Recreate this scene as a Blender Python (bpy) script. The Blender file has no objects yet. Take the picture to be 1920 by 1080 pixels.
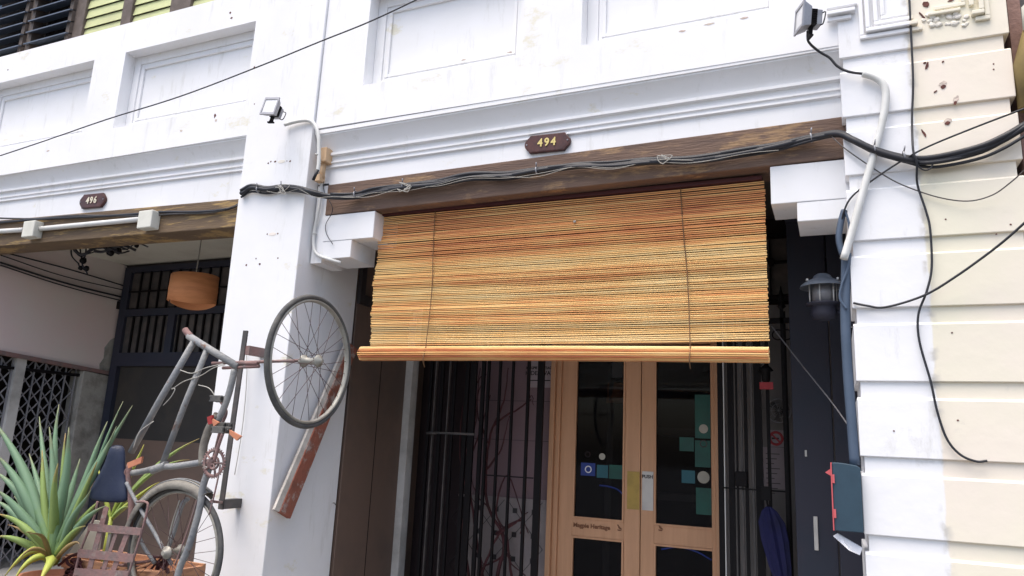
import bpy, math, random
from mathutils import Vector, Matrix
random.seed(7)
R = math.radians
S = bpy.context.scene
COL = S.collection
# ------------------------------------------------------------------ camera
F0 = 1369.9; YAW, PIT, ROL = R(24.03), R(11.94), R(2.618)
CAM = Vector((0, -4.1, 1.6))
fw = Vector((-math.sin(YAW)*math.cos(PIT), math.cos(YAW)*math.cos(PIT), math.sin(PIT)))
r0 = Vector((math.cos(YAW), math.sin(YAW), 0)); u0 = r0.cross(fw)
rt = r0*math.cos(ROL)+u0*math.sin(ROL); up = -r0*math.sin(ROL)+u0*math.cos(ROL)
cd = bpy.data.cameras.new('camera'); cam = bpy.data.objects.new('camera', cd); COL.objects.link(cam)
m = Matrix((rt, up, -fw)).transposed().to_4x4(); m.translation = CAM; cam.matrix_world = m
cd.sensor_width = 36; cd.lens = F0/1920*36; cd.clip_end = 500; cd.clip_start = .05
S.camera = cam
# ------------------------------------------------------------------ light
W = bpy.data.worlds.new('World'); S.world = W; W.use_nodes = True
nt = W.node_tree; bg = nt.nodes['Background']
sky = nt.nodes.new('ShaderNodeTexSky'); sky.sky_type = 'NISHITA'; sky.sun_disc = False
SUN_E, SUN_A = R(70), R(200)
sky.sun_elevation = SUN_E; sky.sun_rotation = SUN_A
sky.air_density = 1.0; sky.dust_density = 4.0; sky.ozone_density = 1.0
nt.links.new(sky.outputs[0], bg.inputs[0]); bg.inputs[1].default_value = 0.13
sd = bpy.data.lights.new('sun', 'SUN'); sd.energy = 1.5; sd.angle = R(50); sd.color = (1, .94, .85)
so = bpy.data.objects.new('sun', sd); COL.objects.link(so)
sdir = Vector((math.sin(SUN_A)*math.cos(SUN_E), math.cos(SUN_A)*math.cos(SUN_E), math.sin(SUN_E)))
so.rotation_euler = sdir.to_track_quat('Z', 'Y').to_euler()
S.view_settings.view_transform = 'Standard'; S.view_settings.look = 'None'
S.view_settings.gamma = 1; S.view_settings.exposure = 1.13

# ------------------------------------------------------------------ points
def ray(px, py): return fw*F0 + rt*(px-960) - up*(py-540)
def at(px, py, Y):
    d = ray(px, py); return CAM + d*((Y-CAM.y)/d.y)
def atx(px, py, X):
    d = ray(px, py); return CAM + d*((X-CAM.x)/d.x)
def atz(px, py, Z):
    d = ray(px, py); return CAM + d*((Z-CAM.z)/d.z)

# ------------------------------------------------------------------ materials
def mat(name, c, rough=.7, c2=None, sc=6., bump=0., bsc=60., metal=0., stretch=(1,1,1), lo=.45, hi=.65, spots=None, spec=.4, detail=6, trans=None, grime=None):
    M = bpy.data.materials.new(name); M.use_nodes = True
    n = M.node_tree.nodes; l = M.node_tree.links; b = n['Principled BSDF']
    b.inputs['Roughness'].default_value = rough; b.inputs['Metallic'].default_value = metal
    b.inputs['Specular IOR Level'].default_value = spec
    g = n.new('ShaderNodeNewGeometry')
    mp = n.new('ShaderNodeMapping'); mp.inputs['Scale'].default_value = stretch
    l.new(g.outputs['Position'], mp.inputs['Vector'])
    col = None
    if c2 is None: c2 = tuple(x*.88 for x in c)
    nz = n.new('ShaderNodeTexNoise'); nz.inputs['Scale'].default_value = sc; nz.inputs['Detail'].default_value = detail
    nz.inputs['Roughness'].default_value = .62
    l.new(mp.outputs[0], nz.inputs['Vector'])
    rp = n.new('ShaderNodeValToRGB'); rp.color_ramp.elements[0].position = lo; rp.color_ramp.elements[1].position = hi
    rp.color_ramp.elements[0].color = (*c, 1); rp.color_ramp.elements[1].color = (*c2, 1)
    l.new(nz.outputs['Fac'], rp.inputs['Fac']); col = rp.outputs[0]
    if spots:   # (colour, scale, threshold, stretch)
        sc3, ss, th, st = spots
        mp2 = n.new('ShaderNodeMapping'); mp2.inputs['Scale'].default_value = st; l.new(g.outputs['Position'], mp2.inputs['Vector'])
        n2 = n.new('ShaderNodeTexNoise'); n2.inputs['Scale'].default_value = ss; n2.inputs['Detail'].default_value = 8; n2.inputs['Roughness'].default_value = .7
        l.new(mp2.outputs[0], n2.inputs['Vector'])
        r2 = n.new('ShaderNodeValToRGB'); r2.color_ramp.elements[0].position = th; r2.color_ramp.elements[1].position = th+.07
        l.new(n2.outputs['Fac'], r2.inputs['Fac'])
        mx = n.new('ShaderNodeMix'); mx.data_type = 'RGBA'; l.new(r2.outputs[0], mx.inputs[0]); l.new(col, mx.inputs[6]); mx.inputs[7].default_value = (*sc3, 1)
        col = mx.outputs[2]
    if grime:   # (colour, scale, threshold, stretch, strength)
        gc, gs, gt, gst, gk = grime
        mp4 = n.new('ShaderNodeMapping'); mp4.inputs['Scale'].default_value = gst; l.new(g.outputs['Position'], mp4.inputs['Vector'])
        n4 = n.new('ShaderNodeTexNoise'); n4.inputs['Scale'].default_value = gs; n4.inputs['Detail'].default_value = 10; n4.inputs['Roughness'].default_value = .72
        l.new(mp4.outputs[0], n4.inputs['Vector'])
        r4 = n.new('ShaderNodeValToRGB'); r4.color_ramp.elements[0].position = gt; r4.color_ramp.elements[1].position = gt+.13; r4.color_ramp.elements[1].color = (gk,gk,gk,1)
        l.new(n4.outputs['Fac'], r4.inputs['Fac'])
        mx4 = n.new('ShaderNodeMix'); mx4.data_type = 'RGBA'; l.new(r4.outputs[0], mx4.inputs[0]); l.new(col, mx4.inputs[6]); mx4.inputs[7].default_value = (*gc, 1)
        col = mx4.outputs[2]
    l.new(col, b.inputs['Base Color'])
    if bump:
        n3 = n.new('ShaderNodeTexNoise'); n3.inputs['Scale'].default_value = bsc; n3.inputs['Detail'].default_value = 5
        l.new(mp.outputs[0], n3.inputs['Vector'])
        bp = n.new('ShaderNodeBump'); bp.inputs['Strength'].default_value = bump; bp.inputs['Distance'].default_value = .01
        l.new(n3.outputs['Fac'], bp.inputs['Height']); l.new(bp.outputs[0], b.inputs['Normal'])
    if trans: b.inputs['Transmission Weight'].default_value = trans
    return M
M = {}
M['white'] = mat('white_paint', (.80,.80,.815), .75, (.76,.76,.76), 1.7, .12, 9, spots=((.70,.67,.56), 2.0, .61, (1,1,1.8)), lo=.4, hi=.7, grime=((.48,.47,.43), 6., .565, (1.8,1.8,.3), .36))
M['white_side'] = M['white']
M['pier'] = mat('party_pillar_paint', (.8,.8,.815), .75, (.77,.77,.78), 2., .18, 14, grime=((.5,.49,.46), 5., .58, (1.6,1.6,.4), .5))
def split_paint(Mt):
    n = Mt.node_tree.nodes; l = Mt.node_tree.links; b = n['Principled BSDF']
    old = b.inputs['Base Color'].links[0].from_socket
    g = n.new('ShaderNodeNewGeometry'); sp = n.new('ShaderNodeSeparateXYZ'); l.new(g.outputs['Position'], sp.inputs[0])
    nz = n.new('ShaderNodeTexNoise'); nz.inputs['Scale'].default_value = 5; nz.inputs['Detail'].default_value = 8; l.new(g.outputs['Position'], nz.inputs['Vector'])
    ma = n.new('ShaderNodeMath'); ma.operation = 'MULTIPLY_ADD'; l.new(nz.outputs['Fac'], ma.inputs[0]); ma.inputs[1].default_value = .06; l.new(sp.outputs[0], ma.inputs[2])
    rp = n.new('ShaderNodeValToRGB'); e = rp.color_ramp.elements; e[0].position = .466; e[1].position = .474
    l.new(ma.outputs[0], rp.inputs['Fac'])
    n2 = n.new('ShaderNodeTexNoise'); n2.inputs['Scale'].default_value = 1.6; n2.inputs['Detail'].default_value = 7; l.new(g.outputs['Position'], n2.inputs['Vector'])
    r2 = n.new('ShaderNodeValToRGB'); q = r2.color_ramp.elements; q[0].color = (.75,.71,.57,1); q[1].color = (.78,.70,.61,1); q[0].position = .4; q[1].position = .65
    l.new(n2.outputs['Fac'], r2.inputs['Fac'])
    mx = n.new('ShaderNodeMix'); mx.data_type = 'RGBA'; l.new(rp.outputs[0], mx.inputs[0]); l.new(old, mx.inputs[6]); l.new(r2.outputs[0], mx.inputs[7])
    mc = n.new('ShaderNodeValToRGB'); ce = mc.color_ramp.elements; ce[0].position = .44; ce[0].color = (0,0,0,1); ce[1].position = .50; ce[1].color = (0,0,0,1)
    k = ce.new(.466); k.color = (1,1,1,1); l.new(ma.outputs[0], mc.inputs['Fac'])
    n5 = n.new('ShaderNodeTexNoise'); n5.inputs['Scale'].default_value = 11; n5.inputs['Detail'].default_value = 9; l.new(g.outputs['Position'], n5.inputs['Vector'])
    r5 = n.new('ShaderNodeValToRGB'); r5.color_ramp.elements[0].position = .50; r5.color_ramp.elements[1].position = .62; l.new(n5.outputs['Fac'], r5.inputs['Fac'])
    mm = n.new('ShaderNodeMath'); mm.operation = 'MULTIPLY'; l.new(mc.outputs[0], mm.inputs[0]); l.new(r5.outputs[0], mm.inputs[1])
    n6 = n.new('ShaderNodeTexNoise'); n6.inputs['Scale'].default_value = 3.4; n6.inputs['Detail'].default_value = 12; n6.inputs['Roughness'].default_value = .75; l.new(g.outputs['Position'], n6.inputs['Vector'])
    r6 = n.new('ShaderNodeValToRGB'); r6.color_ramp.elements[0].position = .60; r6.color_ramp.elements[1].position = .72; r6.color_ramp.elements[1].color = (.5,.5,.5,1); l.new(n6.outputs['Fac'], r6.inputs['Fac'])
    mxx = n.new('ShaderNodeMath'); mxx.operation = 'MAXIMUM'; l.new(mm.outputs[0], mxx.inputs[0]); l.new(r6.outputs[0], mxx.inputs[1])
    m9 = n.new('ShaderNodeMix'); m9.data_type = 'RGBA'; l.new(mxx.outputs[0], m9.inputs[0]); l.new(mx.outputs[2], m9.inputs[6]); m9.inputs[7].default_value = (.50,.48,.44,1)
    l.new(m9.outputs[2], b.inputs['Base Color'])
split_paint(M['pier'])
M['cream'] = mat('cream_paint', (.77,.73,.65), .8, (.79,.71,.66), 2, .1, 12)
M['beam'] = mat('weathered_beam', (.12,.078,.062), .8, (.19,.12,.085), 4., .5, 25, stretch=(.5,1,4), spots=((.30,.19,.105), 2.2, .545, (.8,1,3)), lo=.35, hi=.7)
M['beam2'] = mat('weathered_beam_pale', (.12,.082,.055), .8, (.19,.13,.075), 4., .5, 25, stretch=(.5,1,4), spots=((.36,.24,.10), 2.6, .53, (.6,1,6)), lo=.35, hi=.7)
M['plaster'] = mat('old_pink_plaster', (.66,.60,.56), .9, (.69,.56,.54), .9, .15, 14, lo=.4, hi=.6)
M['plaster_grey'] = mat('old_beige_plaster', (.40,.38,.33), .9, (.33,.31,.27), 1.5, .15, 14)
M['cement'] = mat('bare_cement', (.34,.33,.30), .95, (.20,.19,.17), 5, .6, 30, spots=((.33,.31,.28), 6, .56, (1,1,1)))
M['ceiling'] = mat('ceiling_paint', (.60,.58,.50), .9, (.52,.49,.42), 2)
M['dark'] = mat('dark_wood', (.028,.024,.026), .6, (.045,.036,.034), 4, .2, 20, stretch=(4,4,.4))
M['navy'] = mat('navy_paint', (.026,.027,.044), .6, (.020,.026,.044), 3, .1, 20)
M['door_dark'] = mat('dark_door_paint', (.035,.032,.03), .6, (.06,.05,.04), 1.5)
M['brown'] = mat('brown_panel_paint', (.155,.105,.082), .6, (.11,.082,.068), 1.2, .1, 10)
M['black'] = mat('black_iron', (.008,.007,.008), .6, spec=.15)
M['black2'] = mat('black_cable_rubber', (.02,.021,.027), .5)
M['grey_iron'] = mat('grey_iron', (.06,.056,.055), .5, (.10,.085,.08), 8)
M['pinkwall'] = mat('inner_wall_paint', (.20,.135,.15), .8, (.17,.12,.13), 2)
M['shadewhite'] = mat('shaded_white_paint', (.20,.185,.18), .8, (.16,.15,.145), 2)  # white paint darkened, with the porch shade put into the colour
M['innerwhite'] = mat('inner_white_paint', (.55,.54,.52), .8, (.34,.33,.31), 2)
M['bamboo_roll'] = mat('bamboo_roll_strip', (.60,.36,.115), .5, (.74,.50,.19), 3, .3, 60, stretch=(.35,6,55))
M['cord'] = mat('blind_cord', (.16,.085,.04), .8)
M['redrail'] = mat('dark_red_rail', (.075,.018,.02), .6)
M['doorwood'] = mat('door_wood', (.58,.32,.18), .45, (.50,.27,.145), 3, .15, 20, stretch=(9,9,.5), lo=.35, hi=.7)
M['plate'] = mat('plate_wood', (.085,.028,.022), .4, (.05,.018,.016), 20)
M['gold'] = mat('gilt_paint', (.72,.58,.22), .4)
M['creamnum'] = mat('cream_numeral_paint', (.72,.66,.52), .5)
M['steel'] = mat('steel_grey', (.33,.33,.35), .4, (.25,.25,.27), 10, metal=.3)
M['lampglass'] = mat('floodlight_glass', (.72,.72,.72), .08, (.6,.6,.6), 5, spec=.8)
M['pvc'] = mat('grey_white_pvc', (.66,.66,.64), .5, (.58,.58,.55), 5)
M['bluepipe'] = mat('blue_grey_pipe', (.07,.10,.15), .5, (.05,.075,.115), 4)
M['hoodgrey'] = mat('lantern_grey', (.16,.185,.225), .45, (.12,.14,.17), 12)
M['tan'] = mat('tan_plastic', (.62,.43,.26), .55, (.55,.37,.22), 5)
M['whitebox'] = mat('aged_white_plastic', (.66,.65,.58), .5, (.58,.57,.5), 6)
M['wire_white'] = mat('white_wire', (.40,.385,.35), .6)
M['orange'] = mat('orange_veneer', (.66,.27,.11), .6, (.55,.21,.085), 3, .2, 12, stretch=(1,1,5))
M['bike'] = mat('weathered_bike_paint', (.17,.18,.195), .6, (.26,.26,.255), 7, .4, 60, spots=((.15,.085,.06), 9, .6, (1,1,1)), lo=.35, hi=.6)
M['bike_rust'] = mat('rusty_steel', (.23,.135,.125), .8, (.17,.13,.125), 10, .4, 60, spots=((.24,.20,.18), 12, .6, (1,1,1)))
M['tyre'] = mat('aged_tyre_rubber', (.07,.07,.07), .8, (.12,.115,.105), 8, .3, 80)
M['rim'] = mat('tarnished_rim', (.33,.32,.28), .5, (.24,.22,.19), 9, metal=.2)
M['spoke'] = mat('dull_spoke', (.09,.05,.05), .6)
M['fender'] = mat('old_mudguard_paint', (.22,.205,.175), .65, (.13,.115,.10), 7, .3, 50, spots=((.45,.43,.38), 5, .62, (1,1,1)))
M['saddle'] = mat('dark_blue_vinyl', (.014,.021,.05), .45, (.022,.03,.058), 12, .1, 80)
M['orangeref'] = mat('orange_reflector', (.50,.20,.11), .5, (.42,.15,.09), 20)
M['redref'] = mat('red_reflector', (.3,.03,.03), .4)
M['plank'] = mat('flaking_red_plank', (.29,.10,.065), .85, (.20,.08,.055), 7, .8, 40, spots=((.36,.28,.25), 9, .50, (1,1,1)))
M['plank_edge'] = mat('bare_plank_edge', (.50,.47,.43), .8, (.36,.33,.3), 12, .4, 50)
M['leaf'] = mat('blue_green_leaf', (.10,.19,.115), .5, (.17,.27,.18), 5, .1, 40, lo=.35, hi=.65)
M['leaf_y'] = mat('yellow_green_leaf', (.30,.36,.06), .5, (.2,.28,.05), 6)
M['leaf_l'] = mat('light_green_leaf', (.20,.29,.09), .5, (.27,.36,.16), 6)
def leafmat(name, basec, midc, tipc):
    L = bpy.data.materials.new(name); L.use_nodes = True; n = L.node_tree.nodes; l = L.node_tree.links; b = n['Principled BSDF']
    b.inputs['Roughness'].default_value = .55; b.inputs['Specular IOR Level'].default_value = .3
    a = n.new('ShaderNodeAttribute'); a.attribute_name = 'tone'; g = n.new('ShaderNodeNewGeometry')
    nz = n.new('ShaderNodeTexNoise'); nz.inputs['Scale'].default_value = 22; nz.inputs['Detail'].default_value = 8; l.new(g.outputs['Position'], nz.inputs[0])
    md = n.new('ShaderNodeMath'); md.operation = 'MULTIPLY_ADD'; l.new(nz.outputs['Fac'], md.inputs[0]); md.inputs[1].default_value = .34; l.new(a.outputs['Fac'], md.inputs[2])
    rp = n.new('ShaderNodeValToRGB'); e = rp.color_ramp.elements; e[0].position = .12; e[0].color = (*basec,1); e[1].position = 1.12 if False else 1.0; e[1].color = (*tipc,1)
    k = e.new(.42); k.color = (*midc,1); k = e.new(.80); k.color = (*[x*1.1 for x in midc],1)
    mr = n.new('ShaderNodeMath'); mr.operation = 'MULTIPLY'; l.new(md.outputs[0], mr.inputs[0]); mr.inputs[1].default_value = .84
    l.new(mr.outputs[0], rp.inputs[0]); l.new(rp.outputs[0], b.inputs['Base Color']); return L
M['leaf'] = leafmat('blue_green_leaf', (.15,.24,.06), (.145,.235,.145), (.22,.22,.12))
M['leaf_l'] = leafmat('light_green_leaf', (.22,.30,.05), (.21,.29,.09), (.33,.20,.08))
M['leaf_y'] = leafmat('yellow_green_leaf', (.16,.25,.04), (.32,.36,.07), (.40,.33,.08))
M['terra'] = mat('terracotta', (.38,.15,.085), .8, (.45,.2,.12), 8, .2, 40)
M['oldwood'] = mat('pale_timber', (.52,.27,.15), .7, (.36,.18,.11), 6, .3, 30, stretch=(.7,2,6))
M['paper'] = mat('paper_white', (.75,.75,.78), .7)
M['poster'] = mat('faded_poster', (.36,.30,.32), .7)
M['ink'] = mat('black_ink', (.02,.018,.02), .6)
M['brown_ink'] = mat('brown_print', (.20,.08,.035), .6)
M['brass'] = mat('brass_push_plate', (.40,.27,.07), .35, (.32,.22,.06), 10, metal=.3)
M['alu'] = mat('aluminium_push_plate', (.52,.50,.48), .3, (.42,.4,.4), 8, metal=.3)
M['green'] = mat('green_reflection_decal', (.0,.07,.052), .4, (.0,.05,.04), 6)  # flat green for street reflections in the door glass
M['teal'] = mat('teal_sticker', (.008,.09,.12), .4)
M['blue'] = mat('blue_sticker_and_reflection', (.008,.03,.20), .4)  # sticker blue, shared by the painted reflection bands on the glass
M['red'] = mat('red_print', (.42,.04,.05), .5)
M['umb'] = mat('blue_cloth', (.008,.009,.06), .8, (.006,.007,.04), 8, .3, 30)
M['mail'] = mat('blue_grey_letterbox', (.028,.058,.085), .45, (.022,.045,.068), 6)
M['mailred'] = mat('faded_red_trim', (.55,.11,.12), .5)
M['tile'] = mat('wall_tile', (.27,.235,.23), .5, (.22,.19,.19), 6)
M['branch'] = mat('dry_branch_bark', (.075,.022,.026), .8, (.05,.02,.02), 12)
M['greenshut'] = mat('pale_green_shutter', (.52,.55,.28), .6, (.46,.47,.25), 5, .1, 30)
M['shutframe'] = mat('grey_brown_frame', (.10,.078,.066), .7, (.14,.11,.095), 10, .3, 40)
M['bluelouvre'] = mat('slate_louvre', (.10,.12,.16), .35, (.07,.09,.12), 5)
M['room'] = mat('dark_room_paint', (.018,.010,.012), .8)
M['ground'] = mat('street_asphalt', (.15,.145,.14), .9, (.11,.11,.105), 12, .4, 90)
M['paving'] = mat('concrete_paving', (.46,.44,.41), .85, (.40,.38,.36), 5, .3, 60)
M['hole'] = mat('broken_brick', (.14,.055,.045), .95, (.06,.03,.03), 25, .5, 60)
M['chip'] = mat('chipped_plaster', (.52,.42,.37), .95, (.62,.55,.47), 18, .8, 50)
M['brick'] = mat('rough_brick', (.28,.17,.14), .9, (.2,.12,.1), 14, .6, 40)
M['olive'] = mat('ochre_paint', (.26,.19,.065), .6, (.16,.115,.045), 3)
def glass_mat():
    G = bpy.data.materials.new('dark_door_glass'); G.use_nodes = True
    b = G.node_tree.nodes['Principled BSDF']; b.inputs['Base Color'].default_value = (.004,.004,.006,1); b.inputs['Roughness'].default_value = .04
    b.inputs['Alpha'].default_value = .55; b.inputs['Specular IOR Level'].default_value = .22
    return G
M['glass'] = glass_mat()
def bamboo():
    B = bpy.data.materials.new('bamboo_slats'); B.use_nodes = True
    n = B.node_tree.nodes; l = B.node_tree.links; b = n['Principled BSDF']; b.inputs['Roughness'].default_value = .55
    a = n.new('ShaderNodeAttribute'); a.attribute_name = 'tone'
    g = n.new('ShaderNodeNewGeometry'); mp = n.new('ShaderNodeMapping'); mp.inputs['Scale'].default_value = (.55,1,2.4); l.new(g.outputs['Position'], mp.inputs[0])
    nz = n.new('ShaderNodeTexNoise'); nz.inputs['Scale'].default_value = 2.2; nz.inputs['Detail'].default_value = 6; l.new(mp.outputs[0], nz.inputs[0])
    mp3 = n.new('ShaderNodeMapping'); mp3.inputs['Scale'].default_value = (6,1,90); l.new(g.outputs['Position'], mp3.inputs[0])
    nf = n.new('ShaderNodeTexNoise'); nf.inputs['Scale'].default_value = 1; nf.inputs['Detail'].default_value = 3; l.new(mp3.outputs[0], nf.inputs[0])
    ad = n.new('ShaderNodeMath'); ad.operation = 'MULTIPLY_ADD'; l.new(a.outputs['Fac'], ad.inputs[0]); ad.inputs[1].default_value = .42
    m2 = n.new('ShaderNodeMath'); m2.operation = 'MULTIPLY'; l.new(nz.outputs['Fac'], m2.inputs[0]); m2.inputs[1].default_value = .62
    m4 = n.new('ShaderNodeMath'); m4.operation = 'MULTIPLY_ADD'; l.new(nf.outputs['Fac'], m4.inputs[0]); m4.inputs[1].default_value = .35; l.new(m2.outputs[0], m4.inputs[2])
    l.new(m4.outputs[0], ad.inputs[2])
    # the top of the blind is browner than the foot
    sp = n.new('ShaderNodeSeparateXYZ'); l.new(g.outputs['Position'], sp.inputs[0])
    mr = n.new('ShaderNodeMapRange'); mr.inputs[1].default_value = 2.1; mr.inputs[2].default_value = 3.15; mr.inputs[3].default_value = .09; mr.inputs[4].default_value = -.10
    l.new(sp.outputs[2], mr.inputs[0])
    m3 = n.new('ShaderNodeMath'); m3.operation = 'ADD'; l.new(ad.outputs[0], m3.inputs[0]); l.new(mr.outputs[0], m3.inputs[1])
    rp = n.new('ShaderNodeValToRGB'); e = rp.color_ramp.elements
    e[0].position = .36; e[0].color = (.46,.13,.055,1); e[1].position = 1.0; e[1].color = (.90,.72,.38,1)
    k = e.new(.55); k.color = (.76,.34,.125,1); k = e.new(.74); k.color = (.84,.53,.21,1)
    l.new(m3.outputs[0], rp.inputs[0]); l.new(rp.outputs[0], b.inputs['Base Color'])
    return B
M['bamboo'] = bamboo()

# ------------------------------------------------------------------ mesh builder
class MB:
    def __init__(s): s.v = []; s.f = []; s.sm = []; s.tone = []
    def add(s, vs, fs, smooth=False, tone=0.5):
        b = len(s.v); s.v += [Vector(v) for v in vs]; s.f += [tuple(i+b for i in f) for f in fs]; s.sm += [smooth]*len(fs); s.tone += [tone]*len(vs); return s
    def box(s, x0, x1, y0, y1, z0, z1, tone=.5):
        if x0 > x1: x0, x1 = x1, x0
        if y0 > y1: y0, y1 = y1, y0
        if z0 > z1: z0, z1 = z1, z0
        return s.add([(x0,y0,z0),(x1,y0,z0),(x1,y1,z0),(x0,y1,z0),(x0,y0,z1),(x1,y0,z1),(x1,y1,z1),(x0,y1,z1)],
              [(0,3,2,1),(4,5,6,7),(0,1,5,4),(1,2,6,5),(2,3,7,6),(3,0,4,7)], tone=tone)
    def hexa(s, c):   # 8 corners, bottom ring then top ring
        return s.add(c, [(0,3,2,1),(4,5,6,7),(0,1,5,4),(1,2,6,5),(2,3,7,6),(3,0,4,7)])
    def bar(s, a, b, w, d, upv=(0,1,0)):   # rectangular bar from a to b, w wide across, d deep along upv
        a = Vector(a); b = Vector(b); t = (b-a).normalized(); u = Vector(upv); u = (u-t*u.dot(t)).normalized(); n = t.cross(u)
        u = u*d/2; n = n*w/2
        return s.hexa([a-n-u, a+n-u, a+n+u, a-n+u, b-n-u, b+n-u, b+n+u, b-n+u])
    def tube(s, pts, r, n=8, smooth=True, caps=True, tone=.5):
        pts = [Vector(p) for p in pts]; L = len(pts)
        rr = r if isinstance(r, (list, tuple)) else [r]*L
        vs = []; fs = []; prev = None
        for i, p in enumerate(pts):
            t = (pts[min(i+1, L-1)]-pts[max(i-1, 0)])
            if t.length < 1e-9: t = Vector((0,0,1))
            t.normalize()
            if prev is None:
                a = Vector((0,0,1)) if abs(t.z) < .9 else Vector((1,0,0)); u = (a-t*a.dot(t)).normalized()
            else:
                u = prev-t*prev.dot(t); u = u.normalized() if u.length > 1e-6 else Vector((1,0,0))
            prev = u; w = t.cross(u)
            for k in range(n):
                an = 2*math.pi*k/n; vs.append(p+(u*math.cos(an)+w*math.sin(an))*rr[i])
        for i in range(L-1):
            for k in range(n):
                fs.append((i*n+k, i*n+(k+1)%n, (i+1)*n+(k+1)%n, (i+1)*n+k))
        s.add(vs, fs, smooth, tone)
        if caps:
            b = len(s.v)-len(vs)
            s.f += [tuple(b+k for k in reversed(range(n))), tuple(b+(L-1)*n+k for k in range(n))]; s.sm += [False, False]
        return s
    def lathe(s, base, prof, n=24, axis=(0,0,1), caps=True):
        base = Vector(base); ax = Vector(axis).normalized(); a = Vector((1,0,0)) if abs(ax.x) < .9 else Vector((0,1,0))
        u = (a-ax*a.dot(ax)).normalized(); w = ax.cross(u); vs = []; fs = []
        for r, h in prof:
            for k in range(n):
                an = 2*math.pi*k/n; vs.append(base+ax*h+(u*math.cos(an)+w*math.sin(an))*r)
        for i in range(len(prof)-1):
            for k in range(n): fs.append((i*n+k, i*n+(k+1)%n, (i+1)*n+(k+1)%n, (i+1)*n+k))
        s.add(vs, fs, True)
        if caps:
            b = len(s.v)-len(vs); s.f += [tuple(b+k for k in reversed(range(n))), tuple(b+(len(prof)-1)*n+k for k in range(n))]; s.sm += [False]*2
        return s
    def torus(s, c, R_, r, nrm, n=64, m=10, rz=None, a0=0, a1=2*math.pi, u=None):
        c = Vector(c); nrm = Vector(nrm).normalized()
        if u is None: a = Vector((0,0,1)) if abs(nrm.z) < .9 else Vector((1,0,0)); u = (a-nrm*a.dot(nrm)).normalized()
        w = nrm.cross(u); rz = rz or r; vs = []; fs = []; full = abs(a1-a0-2*math.pi) < 1e-6; N = n if full else n+1
        for i in range(N):
            an = a0+(a1-a0)*i/n; d = u*math.cos(an)+w*math.sin(an)
            for k in range(m):
                b = 2*math.pi*k/m; vs.append(c+d*(R_+r*math.cos(b))+nrm*rz*math.sin(b))
        for i in range(n):
            j = (i+1) % N
            for k in range(m): fs.append((i*m+k, i*m+(k+1)%m, j*m+(k+1)%m, j*m+k))
        return s.add(vs, fs, True)
    def sweepx(s, prof, x0, x1, dz0=0, dz1=0):   # profile (y, z) carried from x0 to x1
        n = len(prof); vs = [(x0, y, z+dz0) for y, z in prof]+[(x1, y, z+dz1) for y, z in prof]
        fs = [(i, (i+1)%n, (i+1)%n+n, i+n) for i in range(n)]
        fs += [tuple(reversed(range(n))), tuple(range(n, 2*n))]
        return s.add(vs, fs)
    def prism(s, poly, d):    # planar polygon (3D points) extruded by vector d
        poly = [Vector(p) for p in poly]; d = Vector(d); n = len(poly)
        fs = [(i, (i+1)%n, (i+1)%n+n, i+n) for i in range(n)]+[tuple(reversed(range(n))), tuple(range(n, 2*n))]
        return s.add(poly+[p+d for p in poly], fs)
    def build(s, name, m, parent=None, bevel=0, label=None, recalc=True):
        root = parent; org = Vector((0,0,0))
        while root is not None and root.parent is not None: root = root.parent
        if root is not None: org = root.location
        me = bpy.data.meshes.new(name)
        if parent is None and s.v:
            zs = min(v.z for v in s.v); org = Vector((sum(v.x for v in s.v)/len(s.v), sum(v.y for v in s.v)/len(s.v), zs))
        me.from_pydata([v-org for v in s.v], [], s.f); me.validate()
        if len(me.polygons) == len(s.sm): me.polygons.foreach_set('use_smooth', s.sm)
        at_ = me.attributes.new('tone', 'FLOAT', 'POINT'); at_.data.foreach_set('value', s.tone)
        if recalc:
            import bmesh
            bm = bmesh.new(); bm.from_mesh(me); bmesh.ops.recalc_face_normals(bm, faces=bm.faces); bm.to_mesh(me); bm.free()
        me.materials.append(m if not isinstance(m, str) else M[m])
        o = bpy.data.objects.new(name, me); COL.objects.link(o)
        if parent is not None: o.parent = parent
        else: o.location = org
        if bevel:
            bv = o.modifiers.new('Bevel', 'BEVEL'); bv.width = bevel; bv.segments = 2; bv.limit_method = 'ANGLE'; bv.angle_limit = R(50)
        if label: o['label'] = label
        return o
def thing(name, label, cat, loc, group=None):
    o = bpy.data.objects.new(name, None); COL.objects.link(o); o.location = loc; o.empty_display_size = .1
    o['label'] = label; o['category'] = cat
    if group: o['group'] = group
    return o
def tag(o, label, cat, group=None):
    o['label'] = label; o['category'] = cat
    if group: o['group'] = group
    return o
def struct(o): o['kind'] = 'structure'; return o
def smooth(pts, k=6):
    pts = [Vector(p) for p in pts]; out = []
    P = [pts[0]*2-pts[1]]+pts+[pts[-1]*2-pts[-2]]
    for i in range(1, len(P)-2):
        for j in range(k):
            t = j/k; a, b, c, d = P[i-1], P[i], P[i+1], P[i+2]
            out.append(.5*((2*b)+(c-a)*t+(2*a-5*b+4*c-d)*t*t+(3*b-a-3*c+d)*t**3))
    out.append(pts[-1]); return out
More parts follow.
